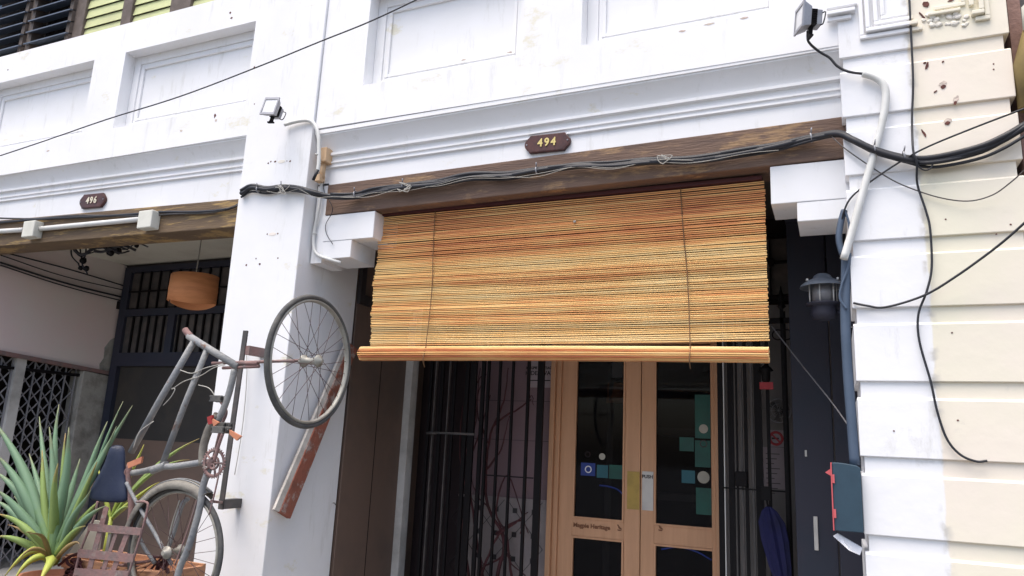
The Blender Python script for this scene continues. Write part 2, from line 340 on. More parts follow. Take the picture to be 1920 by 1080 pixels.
def text(s, name, body, size, loc, m, parent, bold=0, extr=.001, rot=None, sx=1):
    cu = bpy.data.curves.new('t', 'FONT'); cu.body = body; cu.size = size; cu.extrude = extr; cu.offset = bold
    cu.align_x = 'CENTER'; cu.align_y = 'CENTER'; cu.resolution_u = 4
    t = bpy.data.objects.new('t', cu); COL.objects.link(t); bpy.context.view_layer.update()
    me = bpy.data.meshes.new_from_object(t.evaluated_get(bpy.context.evaluated_depsgraph_get()))
    bpy.data.objects.remove(t); bpy.data.curves.remove(cu)
    rm = (rot or Matrix.Identity(4)) @ Matrix.Rotation(R(90), 4, 'X') @ Matrix.Diagonal((sx,1,1,1))
    root = parent
    while root.parent is not None: root = root.parent
    me.transform(Matrix.Translation(Vector(loc)-root.location) @ rm)
    me.materials.clear(); me.materials.append(M[m]); me.name = name
    o = bpy.data.objects.new(name, me); COL.objects.link(o); o.parent = parent; return o

# ================================================================== SETTING
g = MB(); g.add([(-60,-60,0),(60,-60,0),(60,60,0),(-60,60,0)], [(0,1,2,3)]); struct(g.build('street', 'ground'))
g = MB(); g.box(-12, 3, -.35, 1.72, .004, .15); struct(g.build('pavement', 'paving', bevel=.01))

PLx0, PLx1, PRx0, PRx1 = -4.06, -3.43, .10, .876
PF = -.12            # front plane of the pillars
# ------------------------------------------------------------------ upper wall with sunk panels
def panel_wall(root, x0, x1, openings, zb, zt, ztop, yf=-.10):
    """front layer y -.10..0 round the openings, sunk panels behind"""
    a = MB()
    a.box(x0, x1, yf, .25, zb, openings[0][2])
    xs = x0
    for (ox0, ox1, oz0, oz1) in openings:
        if ox0 > xs: a.box(xs, ox0, yf, .25, oz0, zt)
        xs = ox1
    if xs < x1: a.box(xs, x1, yf, .25, openings[0][2], zt)
    a.box(x0, x1, yf, .25, zt, ztop)
    a.build('parapet', 'white', root)
    for (ox0, ox1, oz0, oz1) in openings:
        p = MB(); p.box(ox0, ox1, .03, .2, oz0, oz1); po = p.build('sunk_panel', 'white', root)
        f = MB()
        for (i0, i1, y) in ((0, .075, .006), (.075, .10, .018), (.10, .125, .012)):
            f.box(ox0, ox0+i1, y, .03, oz0+i0, oz1-i0) if i0 == 0 else f.box(ox0+i0, ox0+i1, y, .03, oz0+i0, oz1-i0)
            f.box(ox1-i1, ox1-i0, y, .03, oz0+i0, oz1-i0)
            f.box(ox0+i1, ox1-i1, y, .03, oz0+i0, oz0+i1)
            f.box(ox0+i1, ox1-i1, y, .03, oz1-i1, oz1-i0)
        f.build('panel_moulding', 'white', po, bevel=.004)
def cornice(root, x0, x1, zt, dz0, dz1, sh=0):
    # zt = underside of the parapet
    prof = [(.02, zt+.002), (-.086, zt+.002), (-.086, zt-.028), (-.078, zt-.030), (-.078, zt-.040)]
    for k in range(9):
        a = k/8*math.pi/2
        prof.append((-.078+.05*math.sin(a)*1.0, zt-.040-.115*(1-math.cos(a)) if False else zt-.040-.115*k/8))
    prof = prof[:5]+[(-.078+.066*(k/8)**.9, zt-.042-.118*(k/8)**1.15) for k in range(1, 9)]
    prof += [(-.034, zt-.163), (-.034, zt-.182), (-.012, zt-.186), (-.012, zt-.222), (-.020, zt-.226), (-.020, zt-.237), (-.010, zt-.240), (-.010, zt-.258), (-.016, zt-.262), (-.016, zt-.270), (-.002, zt-.276), (.02, zt-.276)]
    prof = [(y if y > 0 else min(0-.001, y*sh), z) for y, z in prof] if sh else prof
    a = MB(); a.sweepx(prof, x0, x1, dz0, dz1); a.build('cornice', 'white', root)

# ------------------------------------------------------------------ shophouse 494
H4 = thing('shophouse', 'white shophouse numbered 494 with the bamboo blind over its entrance', 'shophouse', (-1.65, 0, 0), 'white shophouses in the row')
panel_wall(H4, PLx1, PRx0+.02, [(-3.04, -1.79, 4.085, 4.84), (-1.38, -.16, 4.085, 4.84)], 3.80, 4.84, 5.6, -.10)
cornice(H4, PLx1, PRx0+.03, 3.80, -.015, .015, 1.12)
a = MB(); a.sweepx([(0, 3.39), (0, 3.60), (.25, 3.60), (.25, 3.39)], PLx1, PRx0+.03, -.005, .02); a.box(PLx1, PRx0+.03, .02, .25, 3.5, 3.80)
a.box(PLx1, -3.335, .0, .25, 2.80, 3.40)
a.build('wall', 'white', H4)
# lintel beam
a = MB(); a.hexa([(-3.335,-.012,3.152),(.125,-.012,3.184),(.125,.25,3.184),(-3.335,.25,3.152),(-3.335,-.012,3.385),(.125,-.012,3.422),(.125,.25,3.422),(-3.335,.25,3.385)])
a.build('lintel_beam', 'beam', H4, bevel=.006)
# corbels
a = MB(); a.box(-3.335, -2.905, -.006, .30, 2.955, 3.150); a.box(-3.335, -3.085, -.003, .30, 2.825, 2.954)
a.build('corbel', 'white', H4, bevel=.004, label='stepped white corbel left of the bamboo blind')
a = MB(); a.box(-.278, PRx0+.02, -.006, .30, 2.955, 3.176); a.box(-.145, PRx0+.02, -.003, .30, 2.845, 2.954)
a.build('corbel', 'white', H4, bevel=.004, label='stepped white corbel right of the bamboo blind')
# porch ceiling and walls
a = MB(); a.box(PLx1-.3, .45, .25, 1.9, 3.42, 3.6); a.build('porch_ceiling', 'door_dark', H4)
a = MB(); a.box(PLx1-.3, PLx1-.005, .62, 1.72, .15, 3.42)
a.build('side_wall', 'brown', H4, label='brown boarded side wall behind the hanging wheel')
a = MB(); a.box(PLx1-.004, PLx1+.004, .60, 1.36, .15, 2.62); sp = a.build('side_panel', 'brown', H4)
a = MB(); a.box(PLx1+.0045, PLx1+.007, 1.00, 1.006, .15, 2.62); a.build('panel_seam', 'black', sp)
a = MB(); a.box(PLx1-.005, PLx1+.03, .6, 1.5, 2.62, 2.70); a.box(PLx1-.005, PLx1+.03, .6, .66, 2.7, 3.1); a.box(PLx1-.005, PLx1+.03, .66, 1.5, 2.95, 3.0); a.build('transom_frame', 'dark', H4)
a = MB(); a.box(PLx1-.004, PLx1+.065, 1.40, 1.50, .15, 2.75); a.build('gate_post', 'innerwhite', H4, label='white post left of the folded gate')
# rear wall round the door
YB = 1.72
dx0, dx1 = -2.165, -.80
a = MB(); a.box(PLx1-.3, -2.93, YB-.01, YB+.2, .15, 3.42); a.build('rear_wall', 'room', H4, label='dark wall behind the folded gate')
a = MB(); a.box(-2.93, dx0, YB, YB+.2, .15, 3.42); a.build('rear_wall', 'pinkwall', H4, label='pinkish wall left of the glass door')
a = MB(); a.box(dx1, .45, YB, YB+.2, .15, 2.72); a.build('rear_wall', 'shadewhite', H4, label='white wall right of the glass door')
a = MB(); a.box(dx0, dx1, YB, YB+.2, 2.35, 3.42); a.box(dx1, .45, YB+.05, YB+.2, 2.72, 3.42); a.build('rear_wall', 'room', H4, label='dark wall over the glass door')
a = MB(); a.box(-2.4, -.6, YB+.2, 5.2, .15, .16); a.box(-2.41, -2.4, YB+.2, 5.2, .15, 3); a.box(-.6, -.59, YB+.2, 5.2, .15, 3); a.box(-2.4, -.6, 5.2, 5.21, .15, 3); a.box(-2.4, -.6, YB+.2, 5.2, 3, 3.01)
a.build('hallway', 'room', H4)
# tiled dado on left part of rear wall
a = MB(); a.box(-2.92, -2.185, YB-.012, YB, .15, 1.13); td = a.build('tiled_dado', 'tile', H4)
a = MB()
tz = 1.13
for i in range(5):
    for j in range(4):
        cx = -2.30-.17*i; cz = 1.05-.19*j
        if (i+j) % 2 == 0 or True:
            a.box(cx-.02, cx+.02, YB-.0145, YB-.012, cz-.02, cz+.02)
            if (i+j) % 2 == 0: a.bar((cx-.085, YB-.0135, cz-.095), (cx+.085, YB-.0135, cz+.095), .004, .003)
            else: a.bar((cx-.085, YB-.0135, cz+.095), (cx+.085, YB-.0135, cz-.095), .004, .003)
a.build('tile_pattern', 'ink', td)
a = MB(); a.box(-3.0, -2.185, YB-.018, YB, 1.131, 1.15); a.build('dado_border', 'tile', H4)
# wall joints on pink wall
a = MB()
for z in (1.95, 1.62): a.box(-3.0, -2.185, YB-.002, YB, z, z+.004)
a.build('wall_joint', 'dark', H4)
# transom lattice upper right
t = MB()
for z in (2.74, 3.04, 3.26): t.box(-.8, .1, YB-.03, YB-.01, z, z+.02)
for x in (-.62, -.42, -.22, -.04): t.box(x, x+.012, YB-.03, YB-.01, 2.74, 3.26)
t.tube([(-.405, YB-.045, 3.05), (-.405, YB-.025, 3.05)], .03, 10)
t.build('transom_grille', 'black', H4)
a = MB(); a.box(-.8, -.0, YB-.004, YB+.04, 2.80, 3.24); a.build('transom_glass', 'grey_iron', H4)
# navy folding doors at right
nd = MB(); nd.box(-.255, -.02, 1.0, 1.04, .15, 3.15); ndo = nd.build('door_leaf', 'navy', H4, bevel=.004, label='dark navy door leaf with pale pull handle')
nd = MB(); nd.box(-.012, .18, .96, 1.0, .15, 3.15); nd.build('door_leaf', 'navy', H4, bevel=.004, label='dark navy door leaf beside the right pillar')
nd = MB(); p0 = at(1530, 1000, .99); nd.box(p0.x-.012, p0.x+.012, .985, 1.0, p0.z-.1, p0.z+.1); nd.build('pull_handle', 'innerwhite', ndo, bevel=.003)
nd = MB(); p0 = at(1511, 850, .99); nd.box(p0.x-.006, p0.x+.006, .99, 1.0, p0.z-.02, p0.z+.02); nd.build('latch', 'innerwhite', ndo)
nd = MB(); nd.box(-.26, .2, .95, 1.06, 3.151, 3.42); nd.build('door_head', 'navy', H4)
nd = MB(); nd.box(PRx0+.05, .45, .3, 1.72, .15, 3.42); nd.build('side_wall', 'innerwhite', H4, label='side wall behind the right pillar')

# ------------------------------------------------------------------ shophouse 496
H6 = thing('shophouse', 'white shophouse numbered 496 with green shutters and an open porch', 'shophouse', (-5.8, 0, 0), 'white shophouses in the row')
panel_wall(H6, -8.3, PLx0, [(-7.60, -6.045, 4.115, 4.835), (-5.64, -4.15, 4.115, 4.835)], 3.84, 4.835, 5.13)
cornice(H6, -8.3, PLx0, 3.865, .03, -.005, 1.12)
a = MB(); a.box(-8.3, PLx0, .001, .25, 3.43, 3.84)
a.sweepx([(0, 3.36), (0, 3.60), (.25, 3.60), (.25, 3.36)], -8.3, PLx0, .09, -.005); a.build('wall', 'white', H6)
a = MB(); a.hexa([(-8.3,-.012,3.19),(-4.1,-.012,3.130),(-4.1,.25,3.130),(-8.3,.25,3.19),(-8.3,-.012,3.455),(-4.1,-.012,3.358),(-4.1,.25,3.358),(-8.3,.25,3.455)])
a.build('lintel_beam', 'beam2', H6, bevel=.006)
a = MB(); a.box(-4.15, PLx0+.05, -.03, .3, 2.99, 3.125); a.build('corbel', 'white', H6, bevel=.004)
# porch
a = MB(); a.box(-8.0, PLx0+.3, .25, 1.9, 3.44, 3.6); a.build('porch_ceiling', 'ceiling', H6)
a = MB(); a.box(-7.6, PLx0+.3, .62, .80, 3.36, 3.44); a.build('ceiling_beam', 'ceiling', H6, bevel=.005)
wx = -7.60
a = MB(); a.hexa([(wx-.2,-.1,2.31),(wx,-.1,2.31),(wx,1.9,2.18),(wx-.2,1.9,2.18),(wx-.2,-.1,3.44),(wx,-.1,3.44),(wx,1.9,3.44),(wx-.2,1.9,3.44)])
sw = a.build('side_wall', 'plaster', H6, label='pinkish plaster side wall over the lattice gate')
a = MB(); a.hexa([(wx-.05,-.1,2.27),(wx+.02,-.1,2.27),(wx+.02,1.9,2.14),(wx-.05,1.9,2.14),(wx-.05,-.1,2.31),(wx+.02,-.1,2.31),(wx+.02,1.9,2.18),(wx-.05,1.9,2.18)])
a.build('opening_edge', 'bike_rust', sw)
a = MB(); a.hexa([(wx-.2,1.42,.15),(wx+.012,1.42,.15),(wx+.012,1.75,.15),(wx-.2,1.75,.15),(wx-.2,1.42,2.17),(wx+.012,1.42,2.17),(wx+.012,1.75,2.14),(wx-.2,1.75,2.14)])
a.build('gate_column', 'cement', H6, bevel=.01)
# torn edge of bare cement above the column
random.seed(3)
poly = [(wx+.006, 1.62, 2.17), (wx+.006, 1.60, 2.26), (wx+.006, 1.64, 2.33), (wx+.006, 1.63, 2.45), (wx+.006, 1.69, 2.55), (wx+.006, 1.74, 2.58), (wx+.006, 1.76, 2.17)]
a = MB(); a.prism(poly, (-.01, 0, 0)); a.build('cement_patch', 'cement', sw)
# wires along that wall
for (pts, r) in (([(-5,470),(130,505),(262,545)], .008), ([(0,478),(120,518),(250,548)], .006), ([(0,492),(120,530),(240,560)], .010), ([(0,497),(120,536),(236,566)], .007)):
    a = MB(); a.tube(smooth([atx(x, y, wx+.03) for x, y in pts]), r, 6); a.build('wall_pipe', 'black2', H6)
a = MB(); p = atx(225, 570, wx+.03); a.box(wx, wx+.05, p.y-.02, p.y+.02, p.z-.06, p.z+.03); a.build('pipe_bracket', 'black', H6)
a = MB(); a.tube([atx(128, 458, wx+.02), atx(262, 503, wx+.02)], .022, 6); a.build('wall_pipe', 'black', H6)
# rear wall of 496
a = MB(); a.box(-7.9, PLx0+.3, 1.75, 1.9, .15, 1.45); a.build('rear_wall', 'brown', H6, label='brown boarded lower rear wall')
a = MB(); a.box(-7.9, PLx0+.3, 1.752, 1.9, 1.45, 3.44); rw = a.build('rear_wall', 'door_dark', H6, label='dark rear wall with barred transoms')
a = MB(); a.box(-7.55, -7.44, 1.70, 1.75, .15, 3.4); a.box(-7.44, -4.5, 1.70, 1.75, 3.34, 3.4); a.box(-7.44, -4.5, 1.70, 1.75, 2.82, 2.9); a.box(-7.44, -4.5, 1.70, 1.75, 2.25, 2.4)
a.box(-6.75, -6.65, 1.70, 1.75, 2.4, 2.82)
a.build('transom_frame', 'navy', H6)
a = MB(); a.box(-7.44, -4.9, 1.735, 1.751, 2.40, 2.815); a.box(-7.44, -4.9, 1.735, 1.751, 2.92, 3.33); a.build('transom_glass', 'grey_iron', H6)
for x in [-7.44+.12*i for i in range(1, 21)]:
    a = MB(); a.box(x, x+.018, 1.71, 1.73, 2.40, 2.82); a.build('transom_bar', 'black', H6)
for x in [-7.44+.15*i for i in range(1, 17)]:
    a = MB(); a.box(x, x+.015, 1.71, 1.73, 2.9, 3.34); a.build('transom_bar', 'black', H6)
a = MB(); a.box(-7.44, -4.9, 1.705, 1.73, 3.10, 3.115); a.build('transom_rail', 'black', H6)
a = MB(); a.box(PLx0, PLx0+.3, .5, 1.72, .15, 3.44); a.build('side_wall', 'plaster_grey', H6, label='beige inner wall behind the white pillar')
a = MB(); a.box(-8.3, -7.8, 0, .3, .15, 3.3); a.build('corridor_wall', 'door_dark', H6)
a = MB(); a.box(-9.6, -9.5, -.5, 2.4, 0, 3.4); a.box(-9.5, -7.8, 1.9, 2.0, 0, 3.4); a.box(-9.5, -7.8, -.4, 2, 3.4, 3.5); a.box(-9.5,-7.8,-.1,0,0,3.4); a.build('corridor_wall', 'door_dark', H6)
# upper window with shutters
def window():
    w = MB(); w.box(-8.4, PLx0, .0, .12, 5.131, 5.20); w.box(-8.4, PLx0, .30, .35, 5.13, 7.2)
    for x0, x1 in ((-8.35,-8.2), (-7.30,-7.22), (-6.60,-6.46), (-5.93,-5.80), (-5.30,-5.05), (-4.66,-4.50)):
        w.box(x0, x1, -.0, .12, 5.2, 7.0)
    fo = w.build('window_frame', 'shutframe', H6, bevel=.006)
    for x0, x1 in ((-6.46,-5.93), (-5.80,-5.30), (-5.05,-4.66), (-4.50,-4.1)):
        s = MB(); z = 5.2
        while z < 6.9:
            s.hexa([(x0,.02,z),(x1,.02,z),(x1,.05,z+.02),(x0,.05,z+.02),(x0,.035,z+.10),(x1,.035,z+.10),(x1,.05,z+.10),(x0,.05,z+.10)]); z += .105
        s.build('shutter', 'greenshut', H6)
        s = MB(); s.box(x0, x1, .055, .07, 5.2, 6.9); s.build('shutter_backing', 'shutframe', H6)
    for x0, x1 in ((-8.2,-7.30), (-7.22,-6.60)):
        s = MB(); z = 5.24
        while z < 6.9:
            s.hexa([(x0,-.06,z),(x1,-.06,z),(x1,.07,z+.05),(x0,.07,z+.05),(x0,-.06,z+.012),(x1,-.06,z+.012),(x1,.07,z+.062),(x0,.07,z+.062)]); z += .125
        s.build('louvre_blades', 'bluelouvre', H6)
        s = MB(); s.box(x0, x0+.05, -.03, .06, 5.2, 6.9); s.box(x1-.05, x1, -.03, .06, 5.2, 6.9); s.build('louvre_stile', 'shutframe', H6)
        s = MB(); s.box(x0, x1, .13, .14, 5.2, 6.9); s.build('window_pane', 'glass', H6)
window()
# lattice gate in the party wall opening
LG = thing('lattice_gate', 'grey collapsible lattice gate in the opening left of the bare cement column', 'gate', (wx-.08, .9, .15))
y = .30
ys = [.0+.115*i for i in range(13)]
for y in ys:
    a = MB(); a.box(wx-.07, wx-.055, y-.006, y+.006, .15, 2.2); a.build('bar', 'steel', LG)
a = MB()
for i in range(len(ys)-2):
    for k in range(7):
        z0 = .2+.29*k
        a.bar((wx-.085, ys[i], z0), (wx-.085, ys[i+2], z0+.28), .014, .003, (1,0,0)); a.bar((wx-.089, ys[i+2], z0), (wx-.089, ys[i], z0+.28), .014, .003, (1,0,0))
a.build('lattice', 'steel', LG)
a = MB(); a.box(wx-.1, wx-.02, .70, .80, .15, 2.24); a.build('channel_post', 'innerwhite', LG)
a = MB(); a.box(wx-.1, wx-.04, -.05, 1.42, 2.1, 2.13); a.build('top_rail', 'black', LG)

# ------------------------------------------------------------------ pillar between the houses
PW = thing('pillar', 'plain white pillar between the two entrances, with the bicycle hung before it', 'pillar', ((PLx0+PLx1)/2, .1, 0))
a = MB(); a.hexa([(PLx0,PF,.15),(PLx1-.03,PF,.15),(PLx1-.03,.6,.15),(PLx0,.6,.15),(PLx0-.03,PF,6.2),(PLx1+.005,PF,6.2),(PLx1+.005,.6,6.2),(PLx0-.03,.6,6.2)]); 
PO = a.build('shaft', 'white', PW, bevel=.006)
random.seed(5)
for (x, y) in ((503,306),(508,303),(516,303),(538,302),(544,302),(501,439),(521,438),(462,497),(480,485),(487,495),(521,484),(477,126),(477,195)):
    p = at(x, y, PF); a = MB(); n = 7; r = random.uniform(.005,.009)
    a.prism([p+Vector((math.cos(k*6.283/n)*r*random.uniform(.7,1.2), -.0008, math.sin(k*6.283/n)*r*random.uniform(.7,1.2))) for k in range(n)], (0,.002,0)); a.build('screw_hole', 'hole', PO)
for (x, y, w) in ((528,303,.035), (511,439,.035)):
    p = at(x, y, PF); a = MB(); a.prism([p+Vector((math.cos(k*6.283/14)*w, -.0015, math.sin(k*6.283/14)*.012)) for k in range(14)], (0,.003,0)); a.build('filler_patch', 'cream', PO)

# ------------------------------------------------------------------ rusticated party pillar
PR = thing('pillar', 'banded pillar at the right, painted half white and half cream', 'pillar', ((PRx0+PRx1)/2, .1, 0))
bottoms = [3.71, 3.367, 3.04, 2.685, 2.336, 1.972, 1.612, 1.252, .89, .53]
a = MB(); a.box(PRx0+.018, PRx1-.026, PF+.015, .5, .15, 3.9); a.build('core', 'pier', PR)
def block(z0, z1, top=True):
    a = MB(); x0, x1 = PRx0, PRx1
    prof = [(.5, z0), (PF, z0), (PF, z1-.012), (PF+.012, z1), (.5, z1)]
    # front block with chamfered top arris
    n = len(prof); vs = [(x0, y, z) for y, z in prof]+[(x1, y, z) for y, z in prof]
    fs = [(i, (i+1)%n, (i+1)%n+n, i+n) for i in range(n)]+[tuple(reversed(range(n))), tuple(range(n, 2*n))]
    a.add(vs, fs); return a.build('block', 'pier', PR, bevel=.004)
for i in range(1, len(bottoms)): block(bottoms[i], bottoms[i-1]-.078)
a = MB(); a.box(PRx0, PRx1, PF, .5, 3.71, 6.0); a.build('block', 'pier', PR, bevel=.004)
# stepped frame moulding, partly knocked off
for k, (x0, x1, z0, pr, gap) in enumerate(((.205,.80,3.795,.018,(.50,.735)), (.235,.775,3.825,.034,(.48,.72)), (.275,.735,3.862,.022,(.0,.0)), (.31,.70,3.895,.012,(.44,.56)))):
    a = MB(); t = .022
    if gap[1] > 0: a.box(x0, gap[0], PF-pr, PF, z0, z0+t); a.box(gap[1], x1, PF-pr, PF, z0, z0+t)
    else: a.box(x0, .46, PF-pr, PF, z0, z0+t); a.box(.53, x1-.06, PF-pr, PF, z0+.004, z0+t)
    a.box(x0, x0+t, PF-pr, PF, z0+t, 5); a.box(x1-t, x1, PF-pr, PF, z0+t, 5)
    a.build('frame_moulding', 'pier', PR, bevel=.004)
a = MB()
for (z, d, x1) in ((3.93,.02,.17), (3.96,.04,.19), (4.0,.03,.2)):
    a.box(PRx0-.05, x1, PF-d, PF, z, z+.022)
a.build('frame_moulding', 'pier', PR, bevel=.004)
random.seed(11)
def chip(px, py, w, h, m, parent=PR, nm='chip', ang=0):
    p = at(px, py, PF); n = 11; a = MB(); ring = []; inner = []
    for k in range(n):
        t = 6.283*k/n; r = random.uniform(.75, 1.2); x = math.cos(t)*w*r; z = math.sin(t)*h*r
        ring.append(p+Vector((x*math.cos(ang)-z*math.sin(ang), -.002, x*math.sin(ang)+z*math.cos(ang))))
    a.prism(ring, (0, .003, 0)); a.build(nm, m, parent)
for (x, y, w, h, an) in ((1768,160,.020,.015,.3),(1793,188,.012,.019,-.3),(1777,228,.020,.013,.2)):
    chip(x, y-2, w, h, 'chip', ang=an)
for (x, y, w, h, an) in ((1768,163,.013,.009,.3),(1754,172,.011,.004,.5),(1791,193,.008,.012,-.4),(1776,231,.013,.009,.1),(1738,124,.006,.024,-.3),(1734,118,.007,.006,0),(1768,116,.006,.004,.8),(1736,8,.014,.018,.2),(1729,30,.004,.028,.5),(1783,1,.014,.006,.3),(1732,250,.005,.022,.4)):
    p = at(x, y, PF); n = 9; a = MB()
    a.prism([p+Vector((math.cos(6.283*k/n)*w*random.uniform(.7,1.25)*math.cos(an)-math.sin(6.283*k/n)*h*math.sin(an), -.0035, math.cos(6.283*k/n)*w*math.sin(an)+math.sin(6.283*k/n)*h*random.uniform(.7,1.25)*math.cos(an))) for k in range(n)], (0,.003,0))
    a.build('broken_hole', 'hole', PR)
for (x, y) in ((1863,130),(1863,120),(1773,411),(1868,439),(1785,624),(1895,421),(1796,788),(1676,808)):
    chip(x, y, .004, .004, 'hole', nm='screw_hole')
random.seed(21)
for i in range(26):
    x = random.uniform(1730, 1815); y = random.uniform(22, 48)
    p = at(x, y, PF); a = MB(); r = random.uniform(.008,.02)
    a.lathe(p, [(r, 0), (r*.9, r*.3), (r*.4, r*.55)], 6, (random.uniform(-.3,.3),-1,random.uniform(-.3,.3))); 
    for v in a.v: v.x += random.uniform(-.004,.004); v.z += random.uniform(-.004,.004)
    a.build('plaster_lump', 'cream', PR)
# far right neighbour sliver
NB = thing('neighbouring_shopfront', 'ochre and brick shopfront edge at the far right, past the banded pillar', 'shopfront', (1.3, .2, 0))
a = MB(); a.box(.90, .955, -.02, .4, 0, 6); a.build('brick_edge', 'brick', NB)
a = MB(); a.box(.955, 2.4, .10, .5, 0, 3.62); a.build('ochre_wall', 'olive', NB)
a = MB(); a.tube([(.95,-.1,3.30),(.96,-.12,3.52),(.99,-.12,3.64),(1.2,-.12,3.74),(2.2,-.12,3.76)], [.07,.085,.09,.09,.09], 12); a.build('awning_frame', 'olive', NB)
a = MB(); a.tube([(.965,-.14,3.69),(.99,-.14,3.78),(1.08,-.14,3.84),(2.2,-.14,3.9)], [.04,.075,.08,.08], 12); a.build('awning_cap', 'whitebox', NB)
a = MB(); a.box(.96, 2.4, .2, .3, 3.95, 6); a.build('upper_wall', 'grey_iron', NB)

# ================================================================== number plates
def plate(num, px, py, w, h, m, label, tilt):
    c = at(px, py, -.012); t = thing('number_plate', label, 'number plate', (c.x, 0, c.z-h/2), 'house number plates')
    pts = []; n = 12; rr = h/2; nx = w/2-rr*.62
    for sgn in (1, -1):
        q = [(nx, sgn*0-rr), (nx+.006, -rr*.80), (nx+rr*.30, -rr*.62), (w/2-.004, -rr*.30), (w/2, 0), (w/2-.004, rr*.30), (nx+rr*.30, rr*.62), (nx+.006, rr*.80), (nx, rr)]
        pts += [(x*sgn, z*sgn) for x, z in q]
    rot = Matrix.Rotation(tilt, 4, 'Y')
    a = MB(); a.prism([Vector((c.x, -.026, c.z))+(rot @ Vector((x, 0, z))) for x, z in pts], (0, .026, 0)); a.build('board', 'plate', t, bevel=.005)
    a = MB(); a.prism([Vector((c.x, -.0275, c.z))+(rot @ Vector((x*.9, 0, z*.86))) for x, z in pts], (0, .0016, 0)); a.build('raised_field', 'plate', t)
    for i, ch in enumerate(num):
        off = rot @ Vector(((i-1)*h*.37, 0, 0))
        text(None, 'numeral', ch, h*.62, (c.x+off.x, -.031, c.z+off.z), m, t, bold=h*.016, extr=.002, rot=rot, sx=.9)
    for s in (-1, 1):
        off = rot @ Vector((s*(w/2-.018), 0, 0)); a = MB(); a.lathe((c.x+off.x, -.0275, c.z), [(.006,0),(.004,.004)], 10, (0,-1,0)); a.build('screw', 'steel', t)
    return t
plate('494', 1027, 269, .315, .122, 'gold', 'dark oval number plate with gilt 494 above the bamboo blind', R(1.5))
plate('496', 175, 377, .325, .13, 'creamnum', 'dark oval number plate with cream 496 above the open porch', R(1.5))

# ================================================================== bamboo blind
BL = thing('bamboo_blind', 'half-rolled amber bamboo blind hanging below the beam of house 494', 'blind', (-1.63, .1, 2.15))
random.seed(2)
a = MB(); z = 3.135; i = 0; pitch = .0120
tones = []
tn = .5
while z > 2.21:
    tn = max(0, min(1, tn*.45+.55*random.random()))
    dip = .010*math.sin(z*23)+.006*math.sin(z*61)
    yb = .105+dip*.6; x0 = -2.935+random.uniform(-.006,.006)+.006*math.sin(z*9); x1 = -.317+random.uniform(-.004,.004)
    N = 10; h = .0047*random.uniform(.84,1.1); pts = []
    ph = random.uniform(0, 6); am = random.uniform(.0004, .0013); tl = random.uniform(-.003,.003)
    for k in range(N+1):
        t = k/N; pts.append((x0+(x1-x0)*t, yb+.004*math.sin(t*5+z*7), z+am*math.sin(t*7+ph)+tl*(t-.5)-.012*math.sin(t*math.pi)*(.4)))
    a.tube(pts, h, 5, smooth=False, tone=tn)
    z -= pitch*random.uniform(.93, 1.07) + (.003 if random.random() < .04 else 0)
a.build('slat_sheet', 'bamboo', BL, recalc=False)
# rolled foot
a = MB(); n = 22
rl0 = at(677, 663, .08); rl1 = at(1442, 664, .08)
for k in range(n):
    an = 6.283*k/n; rr = .043+.004*(k/n); c0 = Vector((rl0.x, .085, rl0.z)); c1 = Vector((rl1.x, .085, rl1.z-.004))
    o = Vector((0, math.cos(an)*rr, math.sin(an)*rr))
    pts = []
    j0 = random.uniform(-.006,.006)
    for q in range(9):
        t = q/8; pts.append(c0.lerp(c1, t)+o*(1-.12*t)+Vector((j0 if q == 0 else 0, 0, .006*math.sin(t*3.14))))
    a.tube(pts, .0046*random.uniform(.8,1.1), 5, smooth=False, tone=random.choice((-.4,.1,.45,.8,.6)))
for rr in (.034, .024, .013):
    m_ = int(rr*6.283/.0095)
    for k in range(m_):
        an = 6.283*k/m_; a.tube([Vector((rl0.x+.004, .085+math.cos(an)*rr, rl0.z+math.sin(an)*rr)), Vector((rl1.x-.003, .085+math.cos(an)*rr, rl1.z+math.sin(an)*rr-.004))], .0045, 5, smooth=False, tone=random.random())
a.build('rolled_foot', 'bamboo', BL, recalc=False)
for (xa, ya, xb, yb) in ((816,396,794,672), (1276,352,1293,672)):
    pa = at(xa, ya, .095); pb = at(xb, yb, .036)
    a = MB(); mid = pa.lerp(pb, .55)+Vector((.008,.02,0)); pe = pb+Vector((0,.0,.035)); 
    a.tube(smooth([pa, pa.lerp(pb,.25)+Vector((0,.012,0)), Vector((mid.x, .088, mid.z)), Vector((pe.x-.0,.055,pe.z+.05)), Vector((pe.x,.034,pe.z-.02)), Vector((pb.x,.034,pb.z-.02)), Vector((pb.x,.06,pb.z-.055))]), .0032, 6); a.build('cord', 'cord', BL)
a = MB(); a.box(-2.93, -.33, .085, .135, 3.142, 3.165); a.build('head_rail', 'redrail', BL)
a = MB(); p = at(1078, 416, .09); a.lathe(p, [(.008,0),(.010,.006),(.006,.014)], 10, (0,-1,0)); a.build('knot', 'wire_white', BL)

